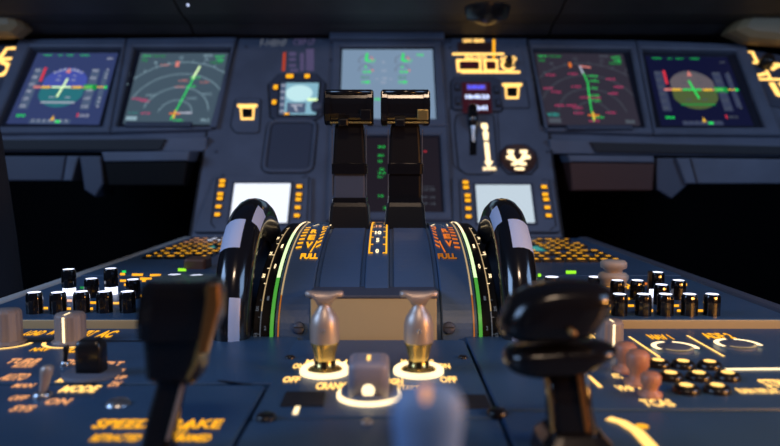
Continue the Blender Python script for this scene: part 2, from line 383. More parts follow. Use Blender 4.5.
def nd(kind):
    def d(g, S):
        z = ZG; am = 'arc_grey' if kind == 1 else 'arc_dim'; cx, cy = (.55, .13) if kind == 1 else (.52, .12)
        for r, a0, a1 in ((.19, .05, .95), (.37, .05, .93), (.56, .1, .87), (.73, .16, .82)):
            g.arc(S, cx, cy, r, PI*a0, PI*a1, .0075, z, am, 26)
        for k in range(12):
            a = PI*(.18+.64*k/11); R = .73
            g.stroke(S, [(cx+R*math.cos(a), cy+R*math.sin(a)), (cx+(R+.035)*math.cos(a), cy+(R+.035)*math.sin(a))], .008, z, am)
            if k % 2 == 0: T(g, S, str(33-3*k % 36), cx+.80*math.cos(a)-.02, cy+.80*math.sin(a)-.015, .04, .035, am)
        gr = 'green'
        if kind == 1:
            g.stroke(S, [(.52, .06), (.55, .15), (.71, .80)], .014, z+.0003, 'green'); g.stroke(S, [(.66, .62), (.71, .80)], .022, z+.0004, 'green_white')
            lab = [(.64, .62, 'g'), (.52, .575, 'p'), (.76, .555, 'p'), (.49, .49, 'p'), (.62, .495, 'g'), (.27, .80, 'p'), (.04, .32, 'm'), (.14, .29, 'm'), (.04, .13, 't'), (.18, .125, 'm'), (.56, .035, 'g'), (.82, .39, 'w'), (.19, .37, 'w'), (.1, .31, 'm'), (.66, .33, 'w')]
            g.rect(S, .02, .14, .05, .10, z, 'arc_grey'); g.rect(S, .66, .74, .14, .165, z+.0003, 'white_soft'); g.rect(S, .56, .70, .14, .16, z+.0003, 'white_soft')
            g.rect(S, .43, .47, .79, .87, z+.0003, 'pink')
        else:
            g.stroke(S, [(.51, .05), (.51, .3), (.53, .58), (.50, .74)], .012, z+.0003, 'green'); g.stroke(S, [(.50, .70), (.48, .82)], .022, z+.0004, 'white_soft')
            g.stroke(S, [(.48, .81), (.60, .79)], .02, z+.0004, 'pink')
            lab = [(.56, .65, 'g'), (.56, .58, 'g'), (.53, .48, 'g'), (.53, .38, 'g'), (.53, .31, 'g'), (.53, .09, 'g'), (.09, .66, 'm'), (.34, .68, 'm'), (.35, .50, 'm'), (.04, .47, 'm'), (.12, .42, 'm'), (.13, .24, 'm'), (.26, .24, 'm'), (.32, .21, 'm'), (.32, .14, 'm'), (.42, .35, 'm'), (.54, .345, 'm'), (.75, .61, 'm'), (.82, .50, 'm'), (.74, .41, 'm'), (.67, .15, 'm'), (.47, .04, 'm')]
            g.rect(S, .03, .16, .03, .09, z, 'arc_dim'); T(g, S, 'VOR1', .02, .11, .13, .05, 'teal', z, .04); g.rect(S, .36, .39, .79, .86, z+.0003, 'orange')
            g.rect(S, .85, .95, .03, .07, z, 'arc_dim')
        names = ['PELIX', 'ARBUS', 'LODKA', 'KOVIN', 'TUNPA', 'BANAL']
        for i, (x, y, c) in enumerate(lab):
            m = {'g': gr, 'm': 'magenta', 'p': 'pink', 't': 'teal', 'w': am}[c]
            T(g, S, names[i % 6], x+.018, y+.002, .080, .029, m, z+.0005, .0); g.disc(S, x, y+.016, .009, z+.0005, m, 6)
        g.rect(S, cx-.06, cx+.06, cy+.0, cy+.018, z+.0007, 'orange'); g.rect(S, cx-.01, cx+.01, cy-.05, cy+.05, z+.0007, 'yellow')
        T(g, S, 'GS410', .03, .94, .1, .03, 'green', z, .0); T(g, S, 'TAS 450', .15, .935, .14, .035, 'green_dim'); T(g, S, '270/30', .03, .87, .07, .04, 'green_dim')
        T(g, S, 'DEST', .86, .93, .10, .03, 'green', z, .0); T(g, S, '142', .88, .88, .08, .03, 'green', z); T(g, S, '48NM', .72, .945, .10, .03, am); T(g, S, '10:24', .82, .84, .13, .035, 'green_dim')
        T(g, S, 'TRN 0', .85, .04, .10, .04, am)
    return d
def ewd(g, S):
    z = ZG
    for cx in (.26, .66):
        g.arc(S, cx, .83, .075, PI*.1, PI*1.2, .008, z, 'white_faint', 14); g.arc(S, cx, .83, .075, 0, PI*.25, .016, z+.0003, 'pink', 6)
        g.stroke(S, [(cx, .82), (cx+.015, .94)], .025, z+.0004, 'green'); T(g, S, '84.1', cx+.01, .80, .09, .045, 'green', z+.0004, .04)
        g.arc(S, cx, .69, .075, PI*.1, PI*1.1, .008, z, 'white_faint', 14); g.poly(S, [(cx-.015, .72), (cx+.015, .72), (cx, .76)], z+.0003, 'green'); T(g, S, '610', cx-.03, .64, .09, .04, 'green', z+.0003, .05)
        g.disc(S, cx+.075, .68, .015, z+.0004, 'pink', 8)
        T(g, S, '92.5', cx-.05, .565, .09, .03, 'green_dim'); T(g, S, '1180', cx-.04, .49, .09, .04, 'green', z, .05)
    for x, y, s in ((.44, .79, '%'), (.44, .66, 'EGT'), (.44, .55, 'N2'), (.43, .49, 'FF'), (.37, .55, '-'), (.52, .55, '-')): T(g, S, s, x, y, .05 if len(s) > 1 else .03, .03 if s != '-' else .008, 'white_soft')
    T(g, S, 'CLB', .82, .90, .08, .03, 'green', z, .05); T(g, S, 'FOB 9120', .33, .25, .2, .035, 'green', z, .03); T(g, S, 'KG', .55, .25, .05, .03, 'teal')
    T(g, S, 'SEAT BELTS', .05, .12, .24, .035, 'green_dim'); T(g, S, 'S', .70, .28, .03, .03, 'green_dim'); T(g, S, 'F', .88, .28, .03, .03, 'green_dim')
def sd(g, S):
    z = ZG; random.seed(3)
    for x, y, w in ((.36, .86, .05), (.36, .66, .03), (.36, .45, .03), (.55, .66, .03), (.57, .46, .03), (.37, .20, .03), (.52, .22, .04), (.47, .30, .03), (.38, .55, .03), (.36, .74, .04), (.36, .50, .05), (.42, .05, .06)):
        T(g, S, random.choice(['14', '82', '6.1', '23']), x, y, w*1.5, .026, 'green', z, .0)
    for y in (.10, .18, .28): T(g, S, ['TAT -8', 'SAT -12', '10 H 24'][int(y*10) % 3], .78, y, .16, .03, 'arc_dim')
    for y in (.12, .26, .20): T(g, S, '24', .70, y, .06, .04, 'green', z, .05)
    g.rect(S, .68, .93, .33, .335, z, 'arc_dim'); g.stroke(S, [(.46, .80), (.52, .80), (.52, .62)], .006, z, 'arc_dim'); g.stroke(S, [(.70, .05), (.70, .35)], .006, z, 'arc_dim')
    g.rect(S, .84, .87, .8, .815, z, 'red')
du('blue-tinted flight display with artificial horizon, far left of the instrument panel', [(32, 50), (122, 50), (104, 128), (-1, 128)], [(37.7, 53), (118.4, 53), (99, 125), (6, 124)], 'sc_pfd', pfd(True))
du('grey navigation display with pale arcs and a slanting green line, left of the centre panel', [(136, 50), (232, 50), (216, 128), (118, 128)], [(140.6, 53), (228.7, 53), (212.6, 125), (122.8, 124)], 'sc_nd', nd(1))
du('pale grey engine display behind the thrust lever grips', [(340, 47), (435, 47), (439, 121), (338, 121)], [(342.5, 49.5), (432.5, 49.5), (436, 119), (340, 119)], 'sc_ewd', ewd, .004)
du('dark system display low in the centre, seen between the thrust levers', [(342, 136), (441, 136), (445, 215), (338, 215)], [(345, 138), (438, 138), (442, 213), (341, 213)], 'sc_sd', sd, .004)
du('dark navigation display crowded with magenta waypoint names, right of the centre panel', [(533, 51), (630, 52), (646, 129), (545, 129)], [(534.5, 53), (623, 54), (640.5, 126), (547, 125)], 'sc_nd2', nd(2))
du('dark flight display with olive artificial horizon disc, far right of the instrument panel', [(641, 52), (736, 54), (764, 129), (655, 129)], [(645, 56), (727, 57), (754, 126), (661, 126)], 'sc_pfd2', pfd(False))

# ================================================================== SMALL INSTRUMENTS ON CENTRE PANEL
CP = .007
def oct_(px, k=.25):
    (x0, y0), (x1, y1) = px; w = (x1-x0)*k; h = (y1-y0)*k
    return pans([(x0, y1-h), (x0+w, y1), (x1-w, y1), (x1, y1-h), (x1, y0+h), (x1-w, y0), (x0+w, y0), (x0, y0+h)])
def key(root, px, py, w, h, mt, name='button', base=CP, hh=.004):
    u, v = pan(px, py); s = (u-pan(px-1, py)[0]); sv = pan(px, py-1)[1]-v
    W = w*s/2; H = h*sv/2; g = MB(); g.box(FP, u-W*1.25, u+W*1.25, v-H*1.4, v+H*1.4, base, base+hh, 'black_satin', .0008); g.box(FP, u-W, u+W, v-H, v+H, base+hh-.0005, base+hh+.0006, mt); return g.build(name, root)
st = thing('standby_instrument', 'small pale blue standby horizon screen ringed by amber buttons, left of the thrust levers', 'instrument', FP(*pan(298, 98), CP))
ob = pans([(271, 117), (269, 85), (279, 75), (316, 75), (325, 84), (322, 116), (315, 120), (276, 120)])
g = MB(); g.prism(FP, ob[::-1] if False else ob, CP, CP+.004, 'paint_dark', .0015); g.stroke(FP, ob, .007, CP+.0005, 'seam', True); g.build('housing', st)
sc = pans([(281, 83), (319, 83), (316, 115), (279, 115)], CP+.005)
g = MB(); g.ring(FP, inset(quadpts(sc), -.003), quadpts(sc), CP+.004, CP+.007, 'bezel', .0008); g.build('bezel', st)
g = MB(); g.prism(FP, quadpts(sc), CP+.003, CP+.0055, 'sc_stby'); g.build('screen', st)
g = MB(); S = SF(sc); z = CP+.006
g.poly(S, [(.5+.36*math.cos(a), .66+.26*math.sin(a)) for a in [2*PI*i/20 for i in range(20)]], z, 'sky_s'); g.rect(S, .0, .14, .0, 1, z, 'tape'); g.rect(S, .74, 1, .42, .5, z+.0003, 'green_white'); g.rect(S, .2, .7, .05, .36, z, 'tape'); g.stroke(S, [(.38, .3), (.48, .1)], .06, z+.0003, 'white_soft'); g.rect(S, .3, .62, .26, .31, z+.0003, 'white_soft')
for k in range(5): g.rect(S, .02, .12, .08+.2*k, .13+.2*k, z+.0004, 'white_soft')
g.build('symbology', st)
for px, py, w, h in ((290, 78, 7, 3.5), (307.5, 78, 5, 3.5), (276, 89, 4, 4), (274.5, 104, 4, 4), (287, 116, 5, 2)): key(st, px, py, w, h, 'amber', base=CP+.004, hh=.002)
u, v = pan(317, 110); g = MB(); g.lathe(FP, u, v, [(.012, CP+.004), (.012, CP+.014), (.010, CP+.017), (1e-5, CP+.017)], 'paint', 20); g.build('knob', st)

def lit_T(label, cx, cy, plate):
    t = thing('selector_placard', label, 'switch plate', FP(*pan(cx, cy), CP), 'amber-lit selector plates on the centre panel')
    g = MB(); P = rpoly(pans(plate), .006); g.prism(FP, P, CP, CP+.0025, 'paint', .001); g.stroke(FP, P, .0042, CP+.0006, 'seam', True); g.build('plate', t)
    g = MB(); z = CP+.003
    g.poly(FP, quadpts(pans([(cx-10, cy-8), (cx+10, cy-8), (cx+10, cy-5), (cx-10, cy-5)])), z, 'amber_hot')
    g.ring(FP, quadpts(pans([(cx-7.5, cy-5), (cx+7.5, cy-5), (cx+6.5, cy+7.5), (cx-6.5, cy+7.5)])), quadpts(pans([(cx-5.5, cy-3.5), (cx+5.5, cy-3.5), (cx+5, cy+5.5), (cx-5, cy+5.5)])), z-.0015, z, 'amber_hot'); g.build('lit_legend', t)
    g = MB(); g.prism(FP, quadpts(pans([(cx-5, cy-3), (cx+5, cy-3), (cx+4.5, cy+5), (cx-4.5, cy+5)])), CP, CP+.006, 'black_satin', .001); g.build('switch', t)
lit_T('amber-lit T-shaped switch legend below left, beside the blank bay', 247.5, 113, [(236, 133), (231, 126), (236, 99), (261, 99), (259, 133)])
lit_T('amber-lit T-shaped switch legend beside the digital clock', 512, 92, [(502, 108), (499, 80), (525, 80), (529, 108)])

# landing gear indicator
t = thing('gear_indicator_panel', 'amber-outlined landing gear and brake indicator panel above the clock', 'indicator', FP(*pan(488, 58), CP))
def q(g, a, b, c, d, z, m): g.poly(FP, quadpts(pans([(a, c), (b, c), (b, d), (a, d)])), z, m)
g = MB(); g.prism(FP, quadpts(pans([(451, 39), (521, 39), (525, 77), (454, 77)])), CP, CP+.002, 'paint', .001); g.build('plate', t)
g = MB(); g.prism(FP, quadpts(pans([(457.5, 44), (491, 44), (491.5, 52), (458, 52)])), CP+.002, CP+.006, 'brown_box', .001); g.build('dark_window', t)
g = MB(); z = CP+.0026
x0, y0 = pan(463, 44.5); x1, y1 = pan(484, 41); g.text(FP, 'LDG GEAR', x0, x1, y0, y1, z+.004, 'amber_hot', .05)
q(g, 452, 504, 53.6, 55.8, z, 'amber_hot'); q(g, 492.5, 495, 40, 73, z, 'amber'); q(g, 461, 520, 71.5, 74, z, 'amber_hot')
x0, y0 = pan(465, 59.5); x1, y1 = pan(486, 56.3); g.text(FP, 'BRK FAN', x0, x1, y0, y1, z, 'amber_hot', .04)
for a, b, c, d in ((456, 481.5, 60, 72.5), (483, 498, 60, 72.5)):
    g.ring(FP, quadpts(pans([(a, c), (b, c), (b, d), (a+1, d)])), quadpts(pans([(a+3, c+2.7), (b-2.2, c+2.7), (b-2.2, d-2.2), (a+3.5, d-2.2)])), CP+.0015, z+.0005, 'amber_hot', 0)
u, v = pan(508, 66); g.arc(FP, u, v, .013, PI*.1, PI*1.9, .006, z, 'amber_hot', 16)
x0, y0 = pan(500, 62); x1, y1 = pan(516, 57); g.text(FP, 'A/SKID', x0, x1, y0, y1, z, 'amber_hot', .05)
g.build('lit_legend', t)
for px in (469.5, 490.5): key(t, px, 66.5, 14 if px < 480 else 7, 5, 'maroon', 'indicator_light', CP+.002)
u, v = pan(508, 66); g = MB(); g.lathe(FP, u, v, [(.008, CP), (.008, CP+.02), (.006, CP+.024), (1e-5, CP+.024)], 'black_satin', 18); g.build('switch', t)
# clock
t = thing('digital_clock', 'digital clock with blue and white digits on a maroon face, above the landing gear lever', 'clock', FP(*pan(477, 96), CP))
P = rpoly(pans([(452, 110), (451, 82), (456, 77), (494, 77), (500, 84), (502, 112)]), .008); g = MB(); g.prism(FP, P, CP, CP+.005, 'paint_dark', .002); g.stroke(FP, P, .0052, CP+.0006, 'seam', True); g.build('housing', t)
face = [(462, 82), (490, 82), (492, 112), (463, 112)]; c = pans(face, CP+.007); g = MB(); g.prism(FP, quadpts(c), CP+.004, CP+.007, 'maroon', .0008); g.build('face', t)
S = SF(c); g = MB(); z = CP+.0078
g.rect(S, .15, .86, .72, .92, z-.0004, 'purple'); T(g, S, '0:00:00', .18, .75, .62, .14, 'digit_blue', z, .06); T(g, S, '18:45:23', .1, .42, .84, .15, 'digit_white', z, .06); g.rect(S, .3, .55, .05, .2, z-.0003, 'digit_blue'); T(g, S, '02:41', .3, .05, .55, .16, 'digit_white', z, .06)
g.build('digits', t)
for px, py in ((457, 89), (458, 103), (496, 92), (498, 105)): key(t, px, py, 4, 5, 'paint_dark', base=CP+.005, hh=.003)
# landing gear lever
t = thing('landing_gear_lever', 'small black lever in a slot with a lit down arrow, right of the thrust levers', 'lever', FP(*pan(474, 130), CP))
P = rpoly(pans([(459, 168), (455, 125), (457, 115), (493, 115), (497, 168), (490, 174), (466, 174)]), .006)
g = MB(); g.prism(FP, P, CP, CP+.002, 'paint', .001); g.stroke(FP, P, .0052, CP+.0006, 'seam', True); g.build('plate', t)
g = MB(); q(g, 469.5, 476.5, 126, 156, CP+.0024, 'black'); g.build('slot', t)
u, v = pan(473.5, 140); g = MB(); FL = frame(FP(u, v, CP), (1, 0, 0), PV, PN)
FLt = frame(FP(u, v, CP), (1, 0, 0), (PV*.35-PN*.93), (PV*.93+PN*.35))
g.lathe(FLt, 0, 0, [(.005, -.01), (.0045, .02), (.006, .03)], 'steel', 14); g.build('shaft', t)
g = MB(); g.lathe(FLt, 0, 0, [(1e-5, .026), (.009, .03), (.0105, .045), (.010, .068), (.006, .075), (1e-5, .076)], 'black_gloss', 18); g.build('grip', t)
g = MB(); z = CP+.0028
pts = pans([(481, 124), (487, 124), (488, 129), (486.5, 131), (488.5, 134), (488, 141), (484, 141), (482.5, 134), (484, 131), (481, 128)]); g.poly(FP, pts[::-1], z, 'cream')
g.poly(FP, pans([(484, 167), (485.5, 143), (489.5, 143), (492, 163), (494, 163)][::-1]) if False else quadpts(pans([(484, 143), (488.5, 143), (490.5, 162), (486, 162)])), z, 'cream'); g.poly(FP, pans([(488.5, 168.5), (493.5, 162), (484, 162)]), z, 'cream')
x0, y0 = pan(483, 171.5); x1, y1 = pan(495.5, 167.5); g.text(FP, 'DOWN', x0, x1, y0, y1, z+.0004, 'cream', .06); x0, y0 = pan(482, 131); g.build('lit_legend', t)
# brake pressure dial
t = thing('pressure_gauge', 'octagonal gauge with a bright branching cream pattern, below the clock', 'gauge', FP(*pan(518, 160), CP))
P = pans([(501, 166), (500, 153), (507, 146), (526, 145), (535, 152), (537, 167), (531, 174), (508, 174)]); g = MB(); g.prism(FP, P, CP, CP+.003, 'paint_dark', .001); g.stroke(FP, P, .0052, CP+.0006, 'seam', True); g.build('housing', t)
u, v = pan(518, 160); g = MB(); g.lathe(FP, u, v, [(.034, CP+.002), (.034, CP+.007), (.031, CP+.008), (.030, CP+.005), (1e-5, CP+.005)], 'brown_box', 28); g.build('dial', t)
g = MB(); z = CP+.0056
for a, b, c, d in ((507, 513.5, 151.5, 155), (519.5, 527, 151.5, 155), (506, 514, 157, 160.5), (521, 530, 157, 160.5), (511, 517, 164.5, 167), (519, 526, 164, 167), (514, 524, 169, 172)): q(g, a, b, c, d, z, 'cream')
g.stroke(FP, pans([(510, 155), (517, 166)]), .007, z+.0003, 'cream'); g.stroke(FP, pans([(525, 155), (519, 166)]), .007, z+.0003, 'cream'); g.stroke(FP, pans([(509, 160), (517, 163), (527, 159)]), .006, z+.0004, 'cream')
g.build('lit_pattern', t)

# side panels' amber glyph units
t = thing('side_legend_panel', 'amber-lit figure-like legend at the left end of the instrument panel', 'legend panel', FP(*pan(5, 60), .004))
g = MB(); P = pans([(-22, 92), (-14, 46), (20, 46), (5, 92)]); g.prism(FP, P, .004, .008, 'paint_dark', .001); g.build('plate', t)
g = MB(); z = .009
for st_, w in (([(17.5, 48.5), (7, 49), (3, 55), (-2, 60)], .009), ([(15, 59), (2, 59.5), (-4, 62)], .009), ([(1, 62), (8, 65), (8.5, 70), (3, 75), (-4, 76)], .010)): g.stroke(FP, pans(st_), w, z, 'amber_hot')
g.build('lit_legend', t)
t = thing('side_legend_panel', 'amber-lit looping legend around a dark knob at the right end of the instrument panel', 'legend panel', FP(*pan(762, 70), .004))
g = MB(); P = pans([(752, 102), (738, 48), (812, 62), (840, 118)]); g.prism(FP, P[::-1] if False else P, .004, .008, 'paint_dark', .001); g.build('plate', t)
g = MB()
for st_, w in (([(742, 52.5), (752, 52.5), (757, 63)], .008), ([(743, 62), (757, 63.5), (800, 66)], .006), ([(748, 65), (750, 72), (757, 76), (766, 74)], .009), ([(752, 79.5), (790, 80), (830, 86)], .007), ([(771, 70), (778, 66), (790, 68), (795, 76)], .009), ([(764, 66), (770, 79)], .006), ([(771, 83), (778, 95), (790, 98)], .012), ([(780, 83), (790, 95)], .012)): g.stroke(FP, pans(st_), w, z, 'amber_hot')
g.build('lit_legend', t)
u, v = pan(764, 66); g = MB(); g.lathe(FP, u, v, [(.014, .008), (.013, .03), (.01, .034), (1e-5, .034)], 'black_satin', 18); g.build('knob', t)

# ================================================================== MCDU DISPLAYS on the centre panel
def mcdu(label, plate, scr, lk, rk, sm, br):
    t = thing('control_display_unit', label, 'display', FP(*pan(*scr[3]), CP), 'control display units at the foot of the centre panel')
    P = rpoly(pans(plate), .008); g = MB(); g.prism(FP, P, CP, CP+.009, 'paint', .002); g.build('housing', t)
    b = CP+.009
    c = pans(scr, b+.001); g = MB(); g.ring(FP, inset(quadpts(c), -.004), quadpts(c), b-.001, b+.003, 'paint_dark', .001); g.build('bezel', t)
    g = MB(); g.prism(FP, quadpts(c), b-.001, b+.001, sm); g.build('screen', t)
    for px, py in lk+rk: key(t, px, py, 5.4, 3.0, 'amber', 'line_key', b, .003)
    g = MB()
    for s_ in br: g.stroke(FP, pans(s_, b), .0022, b+.0004, 'seam')
    g.build('groove', t)
mcdu('left control display unit with a glowing white screen and amber line keys', [(194, 234), (216, 178), (312, 178), (311, 234)], [(234.8, 183.4), (290.8, 183.4), (287, 223), (229.5, 223)],
     [(223.7, 184.5), (223, 189), (221.6, 197.5), (221, 202), (219.8, 210), (218.5, 218)], [(300, 190), (299.5, 198), (299, 203), (298.3, 211), (297.5, 219)], 'sc_white',
     [[(224, 177.5), (217, 178), (211, 223), (215, 228)], [(302, 177.5), (309, 177.5), (307, 224), (301, 228)]])
mcdu('right control display unit with a pale grey screen and amber line keys', [(453, 234), (452, 179), (550, 179), (560, 234)], [(475.4, 184.8), (530.2, 184.8), (535, 223), (478, 223)],
     [(465, 186), (465.5, 191), (467, 199), (467.3, 204), (467.8, 212), (468, 220)], [(543, 190.5), (544, 198), (545, 203), (546.2, 211), (547.5, 219)], 'sc_pale',
     [[(466, 179), (459, 180), (461, 226), (466, 229)], [(542, 180), (549, 180), (556, 226), (550, 230)]])

# ================================================================== PEDESTAL
XL, XR = -.333, .335
pd = thing('centre_pedestal', 'blue-grey centre pedestal carrying the levers, wheels and control panels', 'pedestal', (0, .6, -.6))
g = MB(); g.box(FD, XL, XR, -.05, 1.17, -.60, -.002, 'paint_pedestal', .004); g.build('pedestal_body', pd)
for s_, x, m in ((-1, XL, 'rim'), (1, XR, 'paint_dark')):
    g = MB(); a, b = (x-.008, x+.006) if s_ < 0 else (x-.006, x+.010)
    g.box(FD, a, b, -.05, 1.165, -.2, .009, m, .003); g.build('side_rail', pd)
# ped-plane seams
def pline(root, pts, w=.0016, z=.0003, m='seam', name='seam', closed=False):
    g = MB(); g.stroke(FD, peds(pts), w, z, m, closed); return g.build(name, root)
def plate(root, x0, x1, y0, y1, h=.004, m='paint_pedestal', name='panel_plate', r=.003):
    g = MB(); g.box(FD, x0, x1, y0, y1, -.002, h, m, .001, r); return g.build(name, root)
H4 = .004
# masters/engine panel
X0, X1 = ped(247, 425, H4)[0], ped(501, 425, H4)[0]
ya, yb = ped(390, 417, H4)[1], .4795
en = thing('engine_control_unit', 'blue engine control panel with lit legends in front of the throttle quadrant', 'control panel', (0, .42, 0))
plate(en, X0, X1, ya, yb)
def PT(g, s, a, b, c, d, m, z=H4, bold=.04):     # text inside pixel box a..b, c..d (top,bottom)
    x0, y0 = ped(a, d, z); x1, y1 = ped(b, c, z)
    xc0 = ped(a, (c+d)/2, z)[0]; xc1 = ped(b, (c+d)/2, z)[0]
    g.text(FD, s, xc0, xc1, y0, y1, z+.0004, m, bold)
def PR(g, a, b, c, d, m, z=H4):
    g.poly(FD, quadpts(peds([(a, c), (b, c), (b, d), (a, d)], z)), z+.0004, m)
g = MB()
PT(g, 'ON', 293, 304, 364, 369, 'amber_hot'); PT(g, 'OFF', 283, 300, 377, 383, 'amber_hot'); PT(g, 'MASTER 1', 306, 347, 360, 364, 'amber_hot'); PT(g, 'CRANK', 316, 347, 383, 390, 'amber_hot')
PT(g, 'MASTER 2', 401, 434, 360, 364, 'amber_hot'); PT(g, 'ON', 438, 450, 364, 369, 'amber_hot'); PT(g, 'OFF', 440, 457, 377, 383, 'amber_hot'); PT(g, 'IGN', 389, 403, 379, 385, 'amber_hot'); PT(g, 'START', 397, 419, 385, 390, 'amber_hot')
PT(g, '1', 294, 299, 406, 415, 'cream'); PT(g, 'I', 343, 346, 362, 366, 'cream')
g.build('lit_legend', en)
g = MB(); xx = peds([(286, 393), (325, 393), (323, 407), (280, 407)], H4); g.prism(FD, quadpts(xx), H4-.001, H4+.001, 'seam', .0003); g.build('dark_insert', en)
g = MB(); xx = peds([(446, 396), (486, 396), (492, 409), (450, 409)], H4); g.prism(FD, quadpts(xx), H4-.001, H4+.001, 'seam', .0003); g.build('dark_insert', en)
for px, py in ((266, 419), (497, 414), (290, 358), (463, 358)):
    x, y = ped(px, py, H4); screw(FD, x, y, H4, .0050 if py > 400 else .003, en, 'black_satin')
# engine master switches
def master(label, px, py):
    x, y = ped(px, py, H4); t = thing('engine_master_switch', label, 'switch', (x, y, H4), 'engine master switches')
    F = frame((x, y, H4), (1, 0, 0), (0, 1, 0), (0, 0, 1))
    g = MB(); g.lathe(F, 0, 0, [(.0150, 0), (.0150, .002), (.0138, .0032), (.0115, .0026), (.0108, 0)], 'cream', 36); tag(g.build('glowing_ring', t), 'glowing ring')
    g = MB(); g.lathe(F, 0, 0, [(.0106, 0), (.0106, .002), (.0085, .003), (.0060, .0034), (.0056, .0075)], 'gold', 28); g.build('collar', t)
    g = MB()
    for k in range(6):
        a = 2*PI*k/6+PI/6; F2 = frame((x+.0056*math.cos(a), y+.0056*math.sin(a), H4), (-math.sin(a), math.cos(a), 0), (0, 0, 1), (math.cos(a), math.sin(a), 0)); g.box(F2, -.0016, .0016, .0035, .0075, 0, .0006, 'black')
    g.build('notches', t)
    g = MB(); g.lathe(F, 0, 0, [(.0058, .0075), (.0060, .009), (.0076, .0155), (.0084, .0175), (.0085, .0185)], 'gold', 28); g.build('lower_grip', t)
    g = MB(); g.lathe(F, 0, 0, [(.0085, .0185), (.0088, .0205), (.0087, .029), (.0078, .033), (.0056, .0365), (.0038, .039), (.0033, .041)], 'pewter', 28)
    loops = []
    for xx, w, zt_, zb in ((-.0112, .0012, .0482, .0462), (-.0102, .0026, .0490, .0450), (-.0078, .0034, .0489, .0450), (-.0055, .0040, .0487, .0430), (-.0035, .0042, .0486, .0395), (0, .0042, .0486, .039), (.0035, .0042, .0486, .0395), (.0055, .0040, .0487, .0430), (.0078, .0034, .0489, .0450), (.0102, .0026, .0490, .0450), (.0112, .0012, .0482, .0462)):
        loops.append([F(xx, w*math.cos(a), (zt_+zb)/2+(zt_-zb)/2*math.sin(a)) for a in [2*PI*i/12 for i in range(12)]])
    g.loft(loops, 'pewter', smooth=True); g.build('flared_grip', t)
    g = MB(); F3 = frame((x, y-.0086, H4+.0265), (1, 0, 0), (0, 0, 1), (0, -1, 0)); g.lathe(F3, 0, 0, [(.0014, -.001), (.0014, .0006), (.0009, .0007), (.0008, 0), (1e-5, 0)], 'steel', 12); g.build('pin', t)
master('left metal engine switch standing in a glowing ring', 325, 372); master('right metal engine switch standing in a glowing ring', 418.5, 372)
# mode selector
x, y = ped(369, 396, H4); t = thing('mode_selector', 'grey rotary engine mode selector with a white dot and glowing skirt ring', 'knob', (x, y, H4))
F = frame((x, y, H4), (1, 0, 0), (0, 1, 0), (0, 0, 1))
g = MB(); g.lathe(F, 0, 0, [(.0172, 0), (.0172, .0016), (.0155, .0024), (.0150, .0012)], 'cream', 40); g.build('glowing_ring', t)
g = MB(); g.lathe(F, 0, 0, [(.0150, .001), (.0148, .0040), (.0125, .0052), (1e-5, .0054)], 'paint', 36); g.build('skirt', t)
g = MB(); prof = rpoly([(-.0108, -.013), (.0108, -.013), (.0110, .012), (-.0110, .012)], .005)
g.loft([[F(a, b, .003) for a, b in prof], [F(a*.98, b, .0175) for a, b in prof], [F(a*.95, b*.95, .0195) for a, b in prof], [F(a*.85, b*.86, .0208) for a, b in prof], [F(a*.5, b*.5, .0212) for a, b in prof]], 'knob_slate', smooth=True); g.build('knob_body', t)
g = MB(); F3 = frame((x, y-.0132, H4+.0066), (1, 0, 0), (0, 0, 1), (0, -1, 0)); g.lathe(F3, 0, .0006, [(.0034, -.001), (.0034, .0002), (1e-5, .0005)], 'cream', 20); g.rect(F, -.0009, .0009, -.0075, .003, .0216, 'amber_hot'); g.build('pointer_mark', t)

# ================================================================== THROTTLE QUADRANT
qd = thing('throttle_quadrant', 'curved blue throttle quadrant between the two trim wheels', 'throttle quadrant', (0, DY, 0))
def band(x0, x1, off, m, a0=-.05, a1=PI*.9, n=48, thick=.012, name=None, root=qd):
    g = MB(); lo = []
    c = min(.0008, (x1-x0)*.2)
    for i in range(n+1):
        a = a0+(a1-a0)*i/n
        lo.append([drum_pt(x0, a, off-thick), drum_pt(x0, a, off-c), drum_pt(x0+c, a, off), drum_pt(x1-c, a, off), drum_pt(x1, a, off-c), drum_pt(x1, a, off-thick)])
    # caps are each loop end
    g.loft(lo, m, True, True)
    if name: return g.build(name, root)
    return g
XG = .0735
for s_ in (-1, 1):
    a, b = sorted((s_*.0475, s_*.0735)); band(a, b, 0, 'paint_drum', name='side_cover')
    a, b = sorted((s_*.0745, s_*.0892)); band(a, b, -.0005, 'black', name='trim_scale_strip')
    a, b = sorted((s_*.0090, s_*.0475)); band(a, b, -.0035, 'paint_drum', name='lever_channel')
    a, b = sorted((s_*.0125, s_*.0440)); band(a, b, -.0026, 'paint_drum', name='channel_cover')
band(-.0090, .0090, 0, 'paint_drum', name='centre_strip')
def dstroke(g, xs, a0, a1, w, off, m, n=30):
    f = lambda x, y, z: drum_pt(x, y, z)
    vs = []; 
    for i in range(n+1):
        a = a0+(a1-a0)*i/n; x = xs if not callable(xs) else xs(i/n)
        vs += [drum_pt(x-w/2, a, off), drum_pt(x+w/2, a, off)]
    g.add(vs, [[2*i, 2*i+1, 2*i+3, 2*i+2] for i in range(n)], m)
DF = lambda x, y, z: drum_pt(x, y, z)
